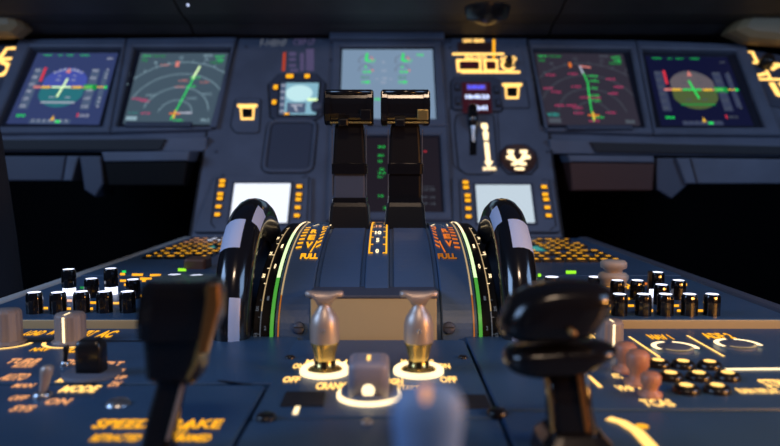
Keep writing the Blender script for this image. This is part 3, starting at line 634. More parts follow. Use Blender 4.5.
for s_ in (-1, 1):
    g = MB(); 
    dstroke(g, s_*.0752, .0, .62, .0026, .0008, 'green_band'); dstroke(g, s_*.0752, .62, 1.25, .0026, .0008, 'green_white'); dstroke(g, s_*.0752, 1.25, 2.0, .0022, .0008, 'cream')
    tag(g.build('green_trim_band', qd), 'green lit band')
    g = MB(); dstroke(g, s_*.0705, .45, 1.7, .0012, .0006, 'cream_dim'); dstroke(g, s_*.0705, .05, .45, .0010, .0006, 'amber_dim')
    dstroke(g, s_*.0835, .3, 1.4, .0008, .0004, 'cream_dim'); dstroke(g, s_*.0835, 0, .3, .0007, .0004, 'arc_dim')
    nums = [(.12, '2', 'arc_dim'), (.40, '1', 'arc_dim'), (.72, '0', 'cream'), (.98, '1', 'cream')]
    for a, tx, m in nums: g.text(DF, tx, s_*.0800-.0008, s_*.0800+.0008, a, a+(.04 if a < .5 else .055), .0005, m, .03)
    for k in range(9): 
        a = .08+.16*k; g.rect(DF, min(s_*.0835, s_*.0855), max(s_*.0835, s_*.0855), a, a+.006, .0005, 'arc_dim' if a < .5 else 'cream')
    for a, tx, m in [(.05, 'CG', 'arc_dim'), (.30, '35', 'arc_dim'), (.62, '30', 'cream'), (.88, '25', 'cream'), (1.12, '20', 'cream')]:
        g.text(DF, tx, s_*.0868-.0011, s_*.0868+.0011, a, a+.045, .0005, m, .03)
    g.build('trim_scale', qd)
# drum legends (REV hatch, FULL, scale), placed by surface coordinates
def dbox(px0, px1, pt, pb):
    xa, a0 = drum_px(px0, pb); xb, a1 = drum_px(px1, pb); _, at = drum_px((px0+px1)/2, pt); xm0 = drum_px(px0, (pt+pb)/2)[0]; xm1 = drum_px(px1, (pt+pb)/2)[0]
    return xm0, xm1, a0, at
g = MB()
for s_, mm, ml in ((-1, 'amber', 'amber'), (1, 'orange', 'amber_dim')):
    x0, x1, a0, a1 = dbox(300.5, 318, 254, 259.5)
    if s_ > 0: x0, x1 = .0485, .0635
    g.text(DF, 'FULL', x0, x1, a0, a1, .0006, ml, .05)
    A0, A1 = dbox(300, 325, 227, 253)[2:]
    cx = s_*.0585
    def V(dx, t): return (cx+dx*s_*-1, A0+(A1-A0)*t)
    # V shaped funnel, with hatching on both sides and REV inside
    g.stroke(DF, [V(.0065, 1.0), V(.0060, .25), V(.0035, .0)], .0012, .0007, mm)
    g.stroke(DF, [V(.0035, .0), V(-.006, .38)], .0012, .0007, mm) if False else None
    for k in range(7):
        t_ = .12+.13*k
        vs = [V(.0070, t_), V(.0105, t_+.07), V(.0105, t_+.12), V(.0070, t_+.05)]; g.poly(DF, vs, .0007, mm)
        vs = [V(-.0050, t_), V(-.0095, t_-.02), V(-.0095, t_+.03), V(-.0050, t_+.05)]; g.poly(DF, vs, .0007, mm)
    if s_ < 0:
        for k, ch in enumerate('REV'): g.text(DF, ch, cx-.0025, cx+.0035, A0+(A1-A0)*(.62-.25*k), A0+(A1-A0)*(.80-.25*k), .0008, mm, .05)
    else:
        for k, ch in enumerate('REV'): g.text(DF, ch, cx-.0018, cx+.0042, A0+(A1-A0)*(.66-.25*k), A0+(A1-A0)*(.84-.25*k), .0008, mm, .05)
    x_ = s_*.0555
    g.stroke(DF, [(x_-.007, A1+.02), (x_-.007*.4, A1+.09), (x_+.004, A1+.09)], .0012, .0007, 'cream'); g.stroke(DF, [(x_+.002, A1+.02), (x_+.009, A1+.02), (x_+.009, A1+.09)], .0010, .0007, 'cream')
g.build('reverse_legend', qd)
g = MB()
aa = [drum_px(374, p)[1] for p in (252, 241, 233.5, 227, 221.5)]
for k, (a, tx) in enumerate(zip(aa, ('0', '5', '10', '15', '20'))):
    w = .0014*len(tx); h = (.055, .07, .075, .085, .09)[k]; g.text(DF, tx, -w-.0005, w-.0005, a-h*.4, a+h*.6, .0007, 'cream' if k < 3 else 'peach', .04)
for s_ in (-1, 1):
    dstroke(g, s_*.0070, aa[0]-.03, aa[4]+.15, .0014, .0007, 'amber')
    for k in range(9):
        a = aa[0]-.03+(aa[4]-aa[0]+.15)*k/8; p0, p1 = sorted((s_*.0066, s_*.0040)); g.rect(DF, p0, p1, a, a+.014, .0008, 'amber')
g.build('thrust_scale', qd)
# centre vertical plate behind master switches
yq = .4815
g = MB(); Fq = lambda x, z, d: Vector((x, yq+.002-d, z))
pl = [(atY(310, 337, yq).x, .001), (atY(437, 337, yq).x, .001), (atY(437, 297, yq).x, .0335), (atY(310, 297, yq).x, .0335)]
g.prism(Fq, pl, -.04, 0, 'beige', .0008); tag(g.build('front_plate', qd), 'beige front plate')
g = MB(); g.box(lambda x, z, d: Vector((x, yq+.003-d, z)), pl[3][0]-.001, pl[2][0]+.001, .0325, .0352, -.038, .0015, 'paint_dark', .0008); g.build('plate_lip', qd)
for px in (299, 449):
    x_, a_ = drum_px(px, 328); o_ = drum_pt(x_, a_); n_ = (drum_pt(x_, a_, .01)-o_).normalized()
    screw(frame(o_, (1, 0, 0), Vector((1, 0, 0)).cross(n_)*-1, n_), 0, 0, 0, .0045, qd, 'paint_dark')
# thrust levers
def lever(label, xc, amber):
    t = thing('thrust_lever', label, 'lever', (xc, .68, .07), 'pair of thrust levers')
    y = .68
    def P(py, yy=y): return atY(390, py, yy).z
    zb, z1, z2, z3, zt_ = .055, P(196), P(166), P(128), P(92)
    def blk(name, w0, w1, d0, d1, za, zb_, m, lean=0, c=.0015):
        g = MB(); F = lambda a, b, zz: Vector((xc+a, y+b, zz))
        g.loft([[F(a, b, za) for a, b in rpoly([(-w0/2, -d0/2), (w0/2, -d0/2), (w0/2, d0/2), (-w0/2, d0/2)], .003)],
                [F(a, b, za+(zb_-za)*.9) for a, b in rpoly([(-w1/2, -d1/2), (w1/2, -d1/2), (w1/2, d1/2), (-w1/2, d1/2)], .003)],
                [F(a*.93, b*.93, zb_) for a, b in rpoly([(-w1/2, -d1/2), (w1/2, -d1/2), (w1/2, d1/2), (-w1/2, d1/2)], .003)]], m); return g.build(name, t)
    blk('lever_foot', .042, .037, .05, .036, zb, P(202), 'black_satin')
    blk('pivot_block', .034, .033, .030, .028, P(205), P(197), 'lever_black')
    blk('lower_arm', .0325, .0325, .024, .022, z1-.004, P(173), 'paint_dark' if amber == 0 else 'lever_black')
    blk('arm_joint', .0345, .0345, .026, .026, P(174), P(163), 'lever_black')
    blk('upper_arm', .0325, .0285, .022, .020, P(164), z3+.004, 'black_satin')
    for s_ in (-1, 1):
        g = MB(); g.box(FD, *sorted((xc+s_*.0160, xc+s_*.0168)), y-.0115, y-.010, P(195), P(130), 'steel'); g.build('edge_strip', t)
    # grip : rounded block with a ridge on top and end caps
    hw = .0235; F = lambda a, b, zz: Vector((xc+a, b, zz)); yg = y-.006
    prof = []
    za, zt2 = P(126), P(91)
    sec = [(-.013, za+.004), (-.016, za+.010), (-.016, za+.020), (-.012, zt2-.008), (-.010, zt2-.002), (-.004, zt2), (.006, zt2-.002), (.013, zt2-.010), (.014, za+.008), (.008, za), (-.008, za)]
    g = MB(); lo = []
    for xx, sc_ in ((-hw, .90), (-hw+.0012, 1.0), (-hw+.006, 1.0), (-hw+.0065, .93), (hw-.0065, .93), (hw-.006, 1.0), (hw-.0012, 1.0), (hw, .90)):
        cz = (za+zt2)/2; lo.append([F(xx, yg+b*sc_, cz+(zz-cz)*sc_) for b, zz in sec])
    g.loft(lo, 'lever_black'); g.build('grip', t)
    g = MB(); g.lathe(frame((xc-hw+.002, yg-.009, zt2-.003), (0, 1, 0), (0, 0, 1), (1, 0, 0)), 0, 0, [(1e-5, 0), (.0028, 0), (.0028, 2*hw-.004), (1e-5, 2*hw-.004)], 'lever_black', 16); g.build('grip_ridge', t)
    g = MB(); g.box(lambda a, b, d: Vector((xc+a, yg-.0155-d, b)), hw-.0125, hw-.002, za+.004, za+.014, 0, .002, 'gold' if amber else 'lever_black', .0008); g.build('disconnect_button', t)
    g = MB(); g.box(lambda a, b, d: Vector((xc+a, yg-.0145-d, b)), -hw+.006, hw-.002, za+.001, za+.0026, 0, .002, 'gold', .0003); g.build('lower_edge', t)
    g = MB(); g.box(lambda a, b, d: Vector((xc+a, yg-.012-d, b)), -.010, .0, za-.002, za+.006, 0, .006, 'lever_black', .002); g.build('trigger', t)
    return t
xl = atY(350, 150, .68).x; xr = atY(405, 150, .68).x
lever('left black thrust lever with a blocky glossy grip', xl, 0); lever('right black thrust lever, amber patch on its glossy grip', xr, 1)
# trim wheels
WY, WZ, WR = .573, 0.0, .100
def wheel(label, s_):
    t = thing('trim_wheel', label, 'wheel', (s_*.102, WY, WZ), 'pair of pitch trim wheels')
    xi, xo = .0900, .1170     # inner / outer |x|
    prof = [(.112, xi+.004), (.118, xi+.003), (.128, xi+.0005), (.136, xi), (.1415, xi+.0018), (.1455, xi+.0055), (.1475, xi+.0095), (.148, xi+.013), (.1475, xo-.0095), (.1455, xo-.0055), (.1415, xo-.0018), (.136, xo), (.128, xo-.0005), (.118, xo-.003), (.112, xo-.004)]
    prof = [(r-.048, x) for r, x in prof]
    g = MB(); N = 144
    def pt(r, x, k):
        a = 2*PI*k/N; return Vector((s_*x, WY-r*math.cos(a), WZ+r*math.sin(a)))
    marks = {'A': (42, 60, range(6, 13)), 'B': (60, 78, range(3, 5)), 'C': (1, 20, range(5, 7))}
    vs = [pt(r, x, k) for k in range(N) for r, x in prof]; M = len(prof)
    bl, wh = [], []
    for k in range(N):
        deg = 360*(k+.5)/N
        for j in range(M-1):
            k2 = (k+1) % N; f = [k*M+j, k*M+j+1, k2*M+j+1, k2*M+j]
            on = any(j in rg and (a <= deg <= b or a <= deg-180 <= b) for a, b, rg in marks.values())
            (wh if on else bl).append(f)
    g.add(vs, bl, 'wheel_black', True); g.add(vs, wh, 'white_mark', True)
    g.build('rim', t)
    g = MB(); lo = []
    for x in (xi+.006, xo-.006):
        g.add([Vector((s_*x, WY, WZ))]+[Vector((s_*x, WY-0.067*math.cos(2*PI*k/48), WZ+0.067*math.sin(2*PI*k/48))) for k in range(48)], [[0, k+1, (k+1) % 48+1] for k in range(48)], 'black_satin')
    g.build('web', t)
wheel('left black trim wheel with white segments on its rim', -1); wheel('right black trim wheel with white segments on its rim', 1)

# ================================================================== AUDIO PANELS (raised) with black knobs
ZA = .0095
def knob_black(root, px, py_base, tall=0, lit=True, r=.0062):
    x, y = ped(px, py_base, ZA); h = .0165+tall; F = frame((x, y, ZA), (1, 0, 0), (0, 1, 0), (0, 0, 1))
    g = MB()
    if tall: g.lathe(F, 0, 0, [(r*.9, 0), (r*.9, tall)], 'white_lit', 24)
    g.lathe(F, 0, 0, [(r*.9 if tall else r, tall), (r, tall+.001), (r*1.02, h*.6), (r*.98, h-.0015), (r*.86, h)], 'black_gloss', 40, flute=.03, fn=10); kb = g.build('volume_knob', root)
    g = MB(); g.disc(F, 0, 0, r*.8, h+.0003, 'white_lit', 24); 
    o = g.build('knob_cap', kb); return kb
def acp(label, x0, x1, knobs, side):
    t = thing('audio_control_panel', label, 'control panel', ((x0+x1)/2, .6, 0), 'raised audio control panels')
    ya_ = ped(390, 331, 0)[1]
    g = MB(); g.prism(FD, [(x0, ya_), (x1, ya_), (x1, .735), (x0, .735)], -.002, ZA, 'paint_pedestal', .001); g.build('raised_panel', t)
    g = MB(); g.box(lambda x, z, d: Vector((x, ya_-d, z)), x0+.001, x1-.001, .0, ZA-.0008, -.001, .0012, 'beige', .0006); tag(g.build('front_strip', t), 'beige front strip')
    for px, py, tall in knobs: knob_black(t, px, py, tall)
    return t
tl = acp('raised panel with two rows of black volume knobs, left of the trim wheels', -.322, ped(147, 331)[0], [(35, 313, 0), (58.5, 313, 0), (82, 312, 0), (105, 312, 0), (128, 312, 0), (92, 297, 0), (133.5, 298, 0), (69.5, 295, .007), (111.5, 294, .007)], -1)
g = MB()
for a, b, c, m in ((41, 48, 308.5, 'amber'), (64, 71, 309, 'amber'), (88, 93, 309, 'amber'), (90, 96, 303, 'amber'), (111, 113, 310, 'amber'), (113, 119, 303.5, 'amber'), (138, 142, 296, 'amber'), (67, 72, 301, 'peach'), (80, 84, 288, 'green_dim'), (124, 129, 285, 'amber'), (120, 126, 281, 'amber'), (120, 125, 274.5, 'amber'), (122, 126, 272, 'green'), (132, 143, 275, 'amber'), (150, 161, 275.5, 'amber'), (140, 152, 279, 'amber'), (142, 146, 281, 'amber'), (149, 151, 296, 'amber')):
    PR(g, a, b, c-1.1, c+1.1, m, ZA)
g.build('lit_legend', tl)
tr = acp('raised panel with black volume knobs, right of the right-hand lever', ped(607, 331)[0], .322, [(619, 315, 0), (643, 315, 0), (665, 315, 0), (689, 315, 0), (711.5, 315, 0), (617, 299, 0), (637, 299, 0), (678, 299, 0), (661, 304, 0), (657, 292, .002)], 1)
g = MB()
for a, b, c, m in ((606, 612, 306, 'amber'), (610, 613, 312, 'amber'), (628, 634, 306, 'amber'), (649, 653, 311, 'amber'), (674, 679, 306, 'amber'), (677, 681, 311, 'amber'), (698, 704, 311, 'amber'), (628, 630, 299, 'amber'), (627, 629, 288, 'amber'), (643, 648, 284, 'orange'), (684, 687, 285, 'amber'), (684, 686, 301, 'amber'), (606, 609, 298, 'white_soft')):
    PR(g, a, b, c-1.1, c+1.1, m, ZA)
g.build('lit_legend', tr)
x, y = ped(652, 297, ZA); g = MB(); g.box(FD, x-.002, x+.002, y-.002, y+.002, ZA, ZA+.007, 'white_lit', .0005); tag(g.build('light_bar', tr), 'small white light')
x, y = ped(650, 292, ZA); g = MB(); g.box(FD, x-.002, x+.0015, y-.002, y+.002, ZA, ZA+.02, 'black_satin', .0008); g.build('toggle', tr)

# ================================================================== KEYBOARDS
def keyboard(label, s_, xc0, xc1, y0, y1):
    t = thing('keyboard_panel', label, 'keyboard', (s_*(xc0+xc1)/2, (y0+y1)/2, ZA), 'keyboard panels beyond the audio panels')
    g = MB(); xa, xb = sorted((s_*.325, s_*.125)); g.box(FD, xa, xb, .74, 1.135, -.002, ZA, 'paint_pedestal', .001); g.build('panel_plate', t)
    rows = 9; n = 0
    for r in range(rows):
        cols = 8
        for c in range(cols):
            if s_ < 0 and r < 4 and c > 5: continue
            if random.random() < (.22 if s_ < 0 else .1): continue
            X = s_*(xc1-(xc1-xc0)*c/(cols-1)); Y = y0+(y1-y0)*r/(rows-1)
            g = MB(); g.box(FD, X-.0058, X+.0058, Y-.0085, Y+.0085, ZA-.0005, ZA+.003, 'black_satin', .0006)
            m = 'amber'; 
            if s_ < 0 and r >= 6 and c < 4: m = 'peach'
            if s_ < 0 and r >= 7 and 1 < c < 5: m = 'white_lit'
            w = random.choice((.0022, .0028, .0036, .0044))*(1 if s_ < 0 else 1.15); g.poly(FD, rpoly([(X-w, Y-.0030), (X+w, Y-.0030), (X+w, Y+.0030), (X-w, Y+.0030)], .0015), ZA+.0034, m); g.build('keyboard_key', t); n += 1
    return t
kl = keyboard('left keyboard of small amber-lit keys behind the audio panel', -1, .20, .30, .88, 1.10)
kr = keyboard('right keyboard of small amber-lit keys behind the beige double knob', 1, .19, .29, .85, 1.09)
g = MB(); PR(g, 178, 186, 268.7, 271.4, 'lime', ZA); PR(g, 205, 215, 245, 251, 'teal', ZA)
tag(g.build('lit_window', kl), 'green and teal lit windows')
g = MB(); PR(g, 566, 576, 271, 274, 'lime', ZA); PR(g, 531, 551, 246.5, 251, 'teal', ZA); PR(g, 538, 541, 274, 277, 'lime', ZA); tag(g.build('lit_window', kr), 'green and teal lit windows')
def oval(root, px, py, z=ZA):
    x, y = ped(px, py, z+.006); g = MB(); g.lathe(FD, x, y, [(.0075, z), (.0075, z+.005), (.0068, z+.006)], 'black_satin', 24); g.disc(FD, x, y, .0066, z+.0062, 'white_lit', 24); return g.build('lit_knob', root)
for a, b in ((174.5, 275), (196.5, 275.5)): oval(kl, a, b)
for a, b in ((552, 277), (595.5, 277)): oval(kr, a, b)
x, y = ped(196, 268, ZA); g = MB(); g.box(FD, x-.012, x+.014, y-.01, y+.02, ZA, ZA+.012, 'brown', .003, .004); g.build('selector_block', kl)
# beige double knob (right)
x, y = ped(613, 285, ZA); t = thing('double_knob', 'beige double-tier rotary knob behind the black knobs on the right', 'knob', (x, y, ZA)); F = frame((x, y, ZA), (1, 0, 0), (0, 1, 0), (0, 0, 1))
g = MB(); g.lathe(F, 0, 0, [(.0125, 0), (.0125, .004), (.0145, .0065), (.0145, .010), (.012, .0125), (.0085, .013)], 'knob_beige', 32, flute=.015, fn=16); g.build('lower_tier', t)
g = MB(); g.lathe(F, 0, 0, [(.0085, .012), (.0085, .0155), (.0125, .0175), (.0128, .0225), (.0110, .0245), (1e-5, .0247)], 'knob_beige', 32, flute=.015, fn=14); g.build('upper_tier', t)
g = MB(); g.arc(F, 0, 0, .0150, PI*1.25, PI*2.1, .002, .0004, 'amber', 14); g.build('lit_arc', t)

# ================================================================== NEAR LEFT RADIO PANEL
XLn = XL+.01
nl = thing('radio_panel', 'left near panel crowded with blurred amber legends and knobs', 'control panel', (-.2, .42, 0))
plate(nl, XLn, ped(165, 385, H4)[0]+.06, ped(390, 383, H4)[1]+.001, ped(390, 333)[1]-.002)
pline(nl, [(-60, 347), (165, 347)], .002, H4+.0004)
g = MB()
PT(g, 'LOAD', 26, 44, 331, 336, 'amber'); PT(g, 'BFO', 50, 56, 331, 335, 'amber'); PT(g, 'TILT', 84, 95, 331, 337, 'amber'); PT(g, 'AC', 99, 115, 331, 338, 'amber'); PT(g, 'NAV', 32, 50, 348, 351.5, 'amber'); PT(g, 'ILS', 68, 80, 348, 353, 'amber')
for s, a, b, c, d, m in (('TURB', 8, 40, 359, 364, 'peach'), ('MULTISCAN', 14, 34, 364, 368, 'peach'), ('SYS', 64, 80, 360, 365, 'peach'), ('TILT', 102, 122, 362, 367, 'peach'), ('GAIN', 117, 124, 369, 373, 'peach'), ('AUTO', 2, 28, 374, 381, 'peach'), ('MAN', 14, 34, 384, 388, 'peach'), ('OFF', 10, 27, 396, 401, 'peach'), ('ON', 46, 70, 399, 405, 'peach'), ('SYS', 12, 34, 406, 412, 'peach'), ('MODE', 62, 98, 386, 393, 'amber_hot'), ('MAP', 59, 68, 377, 383, 'amber_hot'), ('UP', 116, 126, 376, 380, 'peach'), ('DN', 110, 120, 382, 387, 'peach')):
    PT(g, s, a, b, c, d, m)
g.build('lit_legend', nl)
def fluted(root_label, px, py, r, h, m, lit=None, name='rotary_knob', z=H4, ring=None, group=None, mats=None):
    x, y = ped(px, py, z); t = thing(name, root_label, 'knob', (x, y, z), group); F = frame((x, y, z), (1, 0, 0), (0, 1, 0), (0, 0, 1))
    g = MB(); g.lathe(F, 0, 0, [(r*1.25, 0), (r*1.25, .0015), (r*1.05, .002), (r*1.02, .003), (r, h-.002), (r*.9, h), (1e-5, h)], m, 60, flute=.035, fn=14); g.build('knob_body', t)
    if lit:
        g = MB(); g.rect(F, -.0007, .0007, -r*.9, 0, h+.0004, lit); g.box(lambda a, b, d: Vector((x+a, y-r*1.04-d, z+b)), -.0007, .0007, .002, h-.001, 0, .0006, lit); g.build('pointer_line', t)
    if ring:
        g = MB(); g.arc(F, 0, 0, r*1.75, ring[0], ring[1], r*.28, .0004, 'amber_hot', 20); g.build('lit_arc', t)
    return t
fluted('grey ribbed knob half cut off by the left picture edge', 7, 343, .0098, .0235, 'knob_grey', ring=(PI*1.1, PI*2.0))
fluted('grey ribbed knob with a lit amber pointer line in the left near panel', 71, 342, .0098, .0205, 'knob_grey', 'cream', ring=(PI*1.05, PI*1.95))
# dark knob on disc
x, y = ped(92, 375, H4); t = thing('disc_knob', 'dark brownish knob standing on a wide flat disc in the left near panel', 'knob', (x, y, H4)); F = frame((x, y, H4), (1, 0, 0), (0, 1, 0), (0, 0, 1))
g = MB(); g.lathe(F, 0, 0, [(.0165, 0), (.0165, .0015), (.015, .0025), (1e-5, .0028)], 'paint', 36); g.build('disc', t)
g = MB(); pr = rpoly([(-.0078, -.006), (.0078, -.006), (.0078, .006), (-.0078, .006)], .003); g.loft([[F(a, b, .002) for a, b in pr], [F(a, b, .017) for a, b in pr], [F(a*.9, b*.9, .0205) for a, b in pr], [F(a*.6, b*.6, .022) for a, b in pr]], 'black_satin', smooth=True); g.build('grip', t)
def toggle(label, px, py, h, r, m, lean=.15, group=None):
    x, y = ped(px, py, H4); t = thing('toggle_switch', label, 'switch', (x, y, H4), group); F = frame((x, y, H4), (1, 0, 0), (0, 1, 0), (lean, 0, 1))
    g = MB(); g.lathe(F, 0, 0, [(r*1.5, 0), (r*1.5, .002), (r*.9, .003)], 'steel', 20); g.build('collar', t)
    g = MB(); g.lathe(F, 0, 0, [(r*.6, .001), (r*.75, h*.5), (r*1.0, h*.75), (r*1.05, h*.92), (r*.7, h), (1e-5, h*1.01)], m, 20); g.build('bat', t); return t
toggle('pale metal toggle switch rising from the left near panel', 42, 397, .017, .0032, 'pewter', .22)
toggle('thin dark toggle beside the ribbed knob in the left near panel', 65, 366, .013, .0018, 'black_satin', .1)
x, y = ped(118, 404, H4); g = MB(); g.lathe(frame((x, y, 0), (1, 0, 0), (0, 1, 0), (0, 0, 1)), 0, 0, [(.007, 0), (.007, .003), (.005, .006), (1e-5, .0068)], 'steel', 24)
tag(g.build('panel_fastener', loc=(x, y, 0)), 'round steel fastener beside the left-hand lever foot', 'fastener')
# near-left front panel w/ speedbrake legend
fl = thing('lever_track_panel', 'near panel with bright amber words around the left-hand lever', 'control panel', (-.1, .33, 0))
plate(fl, XLn, X0-.002, .16, ped(390, 385, H4)[1])
g = MB()
PT(g, 'SPEED BRAKE', 95, 222, 420, 429, 'amber', bold=.03); PT(g, 'RETRACTED', 92, 141, 435, 442, 'amber', bold=.03); PT(g, '1/2', 177, 186, 425, 441, 'amber'); PT(g, 'ARMED', 178, 211, 435, 442, 'amber', bold=.03); g.build('lit_legend', fl)
g = MB(); PR(g, 150, 176, 424, 480, 'black', H4); g.build('slot', fl)
pline(fl, [(218, 388), (252, 392)], .002, H4+.0004)
fr = thing('lever_track_panel', 'near panel with a curved amber track around the right-hand lever', 'control panel', (.15, .33, 0))
plate(fr, X1+.002, XR-.01, .16, ped(390, 411, H4)[1])
g = MB()
g.stroke(FD, peds([(563, 420), (573, 423), (582, 431), (590, 446), (594, 460)], H4), .006, H4+.0005, 'amber_hot'); g.stroke(FD, peds([(608, 419), (622, 423), (637, 432), (650, 446), (660, 460)], H4), .006, H4+.0005, 'amber_hot')
x, y = ped(642, 427, H4); g.disc(FD, x, y, .003, H4+.0005, 'amber'); g.build('lit_track', fr)
g = MB(); PR(g, 556, 600, 436, 490, 'black', H4); g.build('slot', fr)
# ================================================================== NEAR RIGHT PANEL
nr = thing('radio_panel', 'right near panel with lit round buttons and two glowing dials', 'control panel', (.25, .42, 0))
plate(nr, X1+.002, XR-.01, ped(390, 409, H4)[1]+.001, ped(390, 333)[1]-.002)
g = MB()
g.stroke(FD, peds([(629, 337), (660, 358)], H4), .0016, H4+.0005, 'amber_hot'); g.stroke(FD, peds([(687, 336), (724, 357)], H4), .0016, H4+.0005, 'amber_hot')
PT(g, 'NAV 1', 649, 671, 335, 340, 'amber'); PT(g, 'ADF 2', 703, 732, 333.5, 339, 'amber'); PT(g, 'FULL', 580, 602, 334, 339, 'amber_hot')
g.stroke(FD, peds([(726, 370), (790, 369.5)], H4), .004, H4+.0005, 'cream')
PT(g, 'RAIN RPLNT', 738, 780, 389, 394, 'amber_hot', bold=.03); PT(g, 'STBY', 762, 792, 380, 388, 'amber_hot', bold=.03)
for s, a, b, c, d in (('ATC', 612, 621, 374, 379), ('VHF 1', 616, 640, 386, 391.5), ('TCAS', 642, 673, 400, 407), ('3', 629, 636, 346, 351), ('HF', 634, 645, 351, 355), ('1', 650, 664, 362, 366)): PT(g, s, a, b, c, d, 'amber_hot', bold=.03)
g.stroke(FD, peds([(588, 376), (601, 388)], H4), .0024, H4+.0005, 'amber_hot')
g.build('lit_legend', nr)
for i, (px, py) in enumerate(((675, 350), (738, 347))):
    x, y = ped(px, py, H4); F = frame((x, y, H4), (1, 0, 0), (0, 1, 0), (0, 0, 1))
    g = MB(); g.lathe(F, 0, 0, [(.0118, 0), (.0118, .001), (.0092, .002), (1e-5, .0022)], 'paint', 32); g.build('dial', nr)
    g = MB(); g.arc(F, 0, 0, .0135, -.35, PI*.42, .0035, .0022, 'cream', 14); g.arc(F, 0, 0, .0135, PI*.55, PI*1.15, .0035, .0022, 'cream', 14); g.arc(F, 0, 0, .0105, PI*1.2, PI*1.9, .002, .0024, 'cream_dim', 14); g.build('lit_ring', nr)
# round lit buttons
for r_ in (((658, 366), (683, 367), (709.5, 367.5)), ((670.5, 379), (698.5, 379), (727.5, 379)), ((686, 392), (717, 392))):
    for px, py in r_:
        x, y = ped(px, py, H4); F = frame((x, y, H4), (1, 0, 0), (0, 1, 0), (0, 0, 1)); r = .0062
        g = MB(); g.lathe(F, 0, 0, [(r*1.15, 0), (r*1.12, .002), (r*.95, .0035), (1e-5, .0037)], 'black_satin', 26); pb = g.build('push_button', nr)
        g = MB(); g.disc(F, 0, 0, r*.58, .0041, 'amber_hot', 16); g.build('button_light', pb)
fluted('pinkish-grey ribbed knob with a lit line, behind the right-hand lever', 609, 352, .0085, .0215, 'knob_grey', 'cream', name='rotary_knob')
def gaudy(label, px, py, z0, h, r, m):
    x, y = ped(px, py, H4); t = thing('toggle_switch', label, 'switch', (x, y, H4)); F = frame((x, y, H4), (1, 0, 0), (0, 1, 0), (0, .0, 1))
    g = MB(); g.lathe(F, 0, 0, [(r*1.2, 0), (r*1.2, .002), (r*.75, .003), (r*.7, h*.35), (r*1.0, h*.55), (r*1.05, h*.85), (r*.75, h*.98), (1e-5, h)], m, 26); g.build('bat', t)
gaudy('blurred salmon switch cap behind the other two by the right-hand lever', 625, 371, 0, .0175, .0062, 'knob_pink')
gaudy('tallest blurred salmon switch cap by the right-hand lever', 637, 384, 0, .0195, .0062, 'knob_pink')
gaudy('nearest low salmon switch cap beside the amber legends', 650, 396, 0, .013, .0052, 'knob_pink')

# ================================================================== SPEEDBRAKE LEVER (left) and FLAP LEVER (right)
def secs(y, pts, dep):   # list of (xl, xr, py) -> loops at depth y
    lo = []
    for (a, b, py), d in zip(pts, dep):
        p = atY(a, py, y); q_ = atY(b, py, y); c = (p+q_)/2; hw = (q_.x-p.x)/2
        lo.append([Vector((c.x+hw*sx, c.y+sy*d/2, c.z)) for sx, sy in rpoly([(-1, -1), (1, -1), (1, 1), (-1, 1)], .45)])
    return lo
ys = .285
b_ = atY(158, 480, ys); t = thing('speedbrake_lever', 'blurred black lever with a square grip, tallest at the left', 'lever', (b_.x, ys, 0))
g = MB(); g.loft(secs(ys, [(136, 166, 500), (143, 172, 446), (150, 180, 412), (161, 188, 375), (163, 190, 366)], [.012, .010, .009, .009, .009]), 'lever_black', smooth=True); g.build('shaft', t)
g = MB(); g.loft(secs(ys, [(158, 197, 380), (150, 203, 374), (150, 207, 352), (149, 210, 336)], [.012, .017, .020, .022]), 'lever_black'); g.build('neck', t)
g = MB(); g.loft(secs(ys, [(151, 208, 338), (144, 214, 334), (144, 221, 318), (147, 222, 292), (149, 219, 282), (155, 212, 278)], [.020, .026, .028, .028, .026, .020]), 'lever_black'); g.build('grip', t)
p = atY(213, 300, ys-.016); g = MB(); g.loft(secs(ys-.013, [(198, 208, 352), (202, 214, 330), (206, 221, 305), (208, 220, 284)], [.005]*4), 'bronze'); tag(g.build('side_highlight', t), 'lit side facet, its warm light put into bronze colour')  # warm light on the grip's right facet, built as a coloured slab
g = MB(); g.loft(secs(ys-.0115, [(186, 190, 378), (193, 198, 364), (197, 203, 348), (199, 205, 340)], [.003]*4), 'gold'); tag(g.build('neck_highlight', t), 'brassy highlight painted along the neck edge')  # continues the facet's gold light down the neck, as colour
g = MB(); g.loft(secs(ys-.0052, [(166, 169, 440), (174, 178, 410), (182, 186, 378)], [.001]*3), 'pewter'); g.build('shaft_highlight', t)  # edge highlight of the shaft, added as a pale strip
yf = .285
b_ = atY(575, 480, yf); t = thing('flap_lever', 'blurred black lever with a domed grip above a winged collar, at the right', 'lever', (b_.x, yf, 0))
g = MB(); g.loft(secs(yf, [(552, 602, 500), (550, 598, 446), (547, 590, 405), (545, 585, 362)], [.018, .016, .014, .014]), 'lever_black', smooth=True); g.build('shaft', t)
def pillow(name, outline, y, d, m, root):
    P = [atY(a, b, y) for a, b in outline]; c = sum(P, Vector((0, 0, 0)))/len(P)
    R3 = []
    for k in range(len(P)):                       # smooth the outline
        a, b = P[k], P[(k+1) % len(P)]; R3 += [a*.75+b*.25, a*.25+b*.75]
    g = MB(); lo = []
    for t_ in range(13):
        a = PI*(t_/12-.5); sc_ = .30+.70*max(0, math.cos(a))**.55; lo.append([Vector((c.x+(p.x-c.x)*sc_, y+d*math.sin(a), c.z+(p.z-c.z)*sc_)) for p in R3])
    g.loft(lo, m, smooth=True); return g.build(name, root)
pillow('winged_collar', [(503, 352), (510, 346), (530, 344), (560, 342), (590, 341), (608, 342), (616, 346), (612, 353), (598, 361), (588, 368), (560, 373), (532, 375), (512, 371), (504, 364)], yf, .013, 'lever_black', t)
pillow('domed_grip', [(498, 322), (503, 308), (513, 294), (530, 285), (552, 281), (578, 280), (598, 282), (609, 288), (611, 296), (606, 310), (597, 325), (585, 336), (560, 340), (530, 341), (508, 338), (499, 332)], yf, .015, 'lever_black', t)
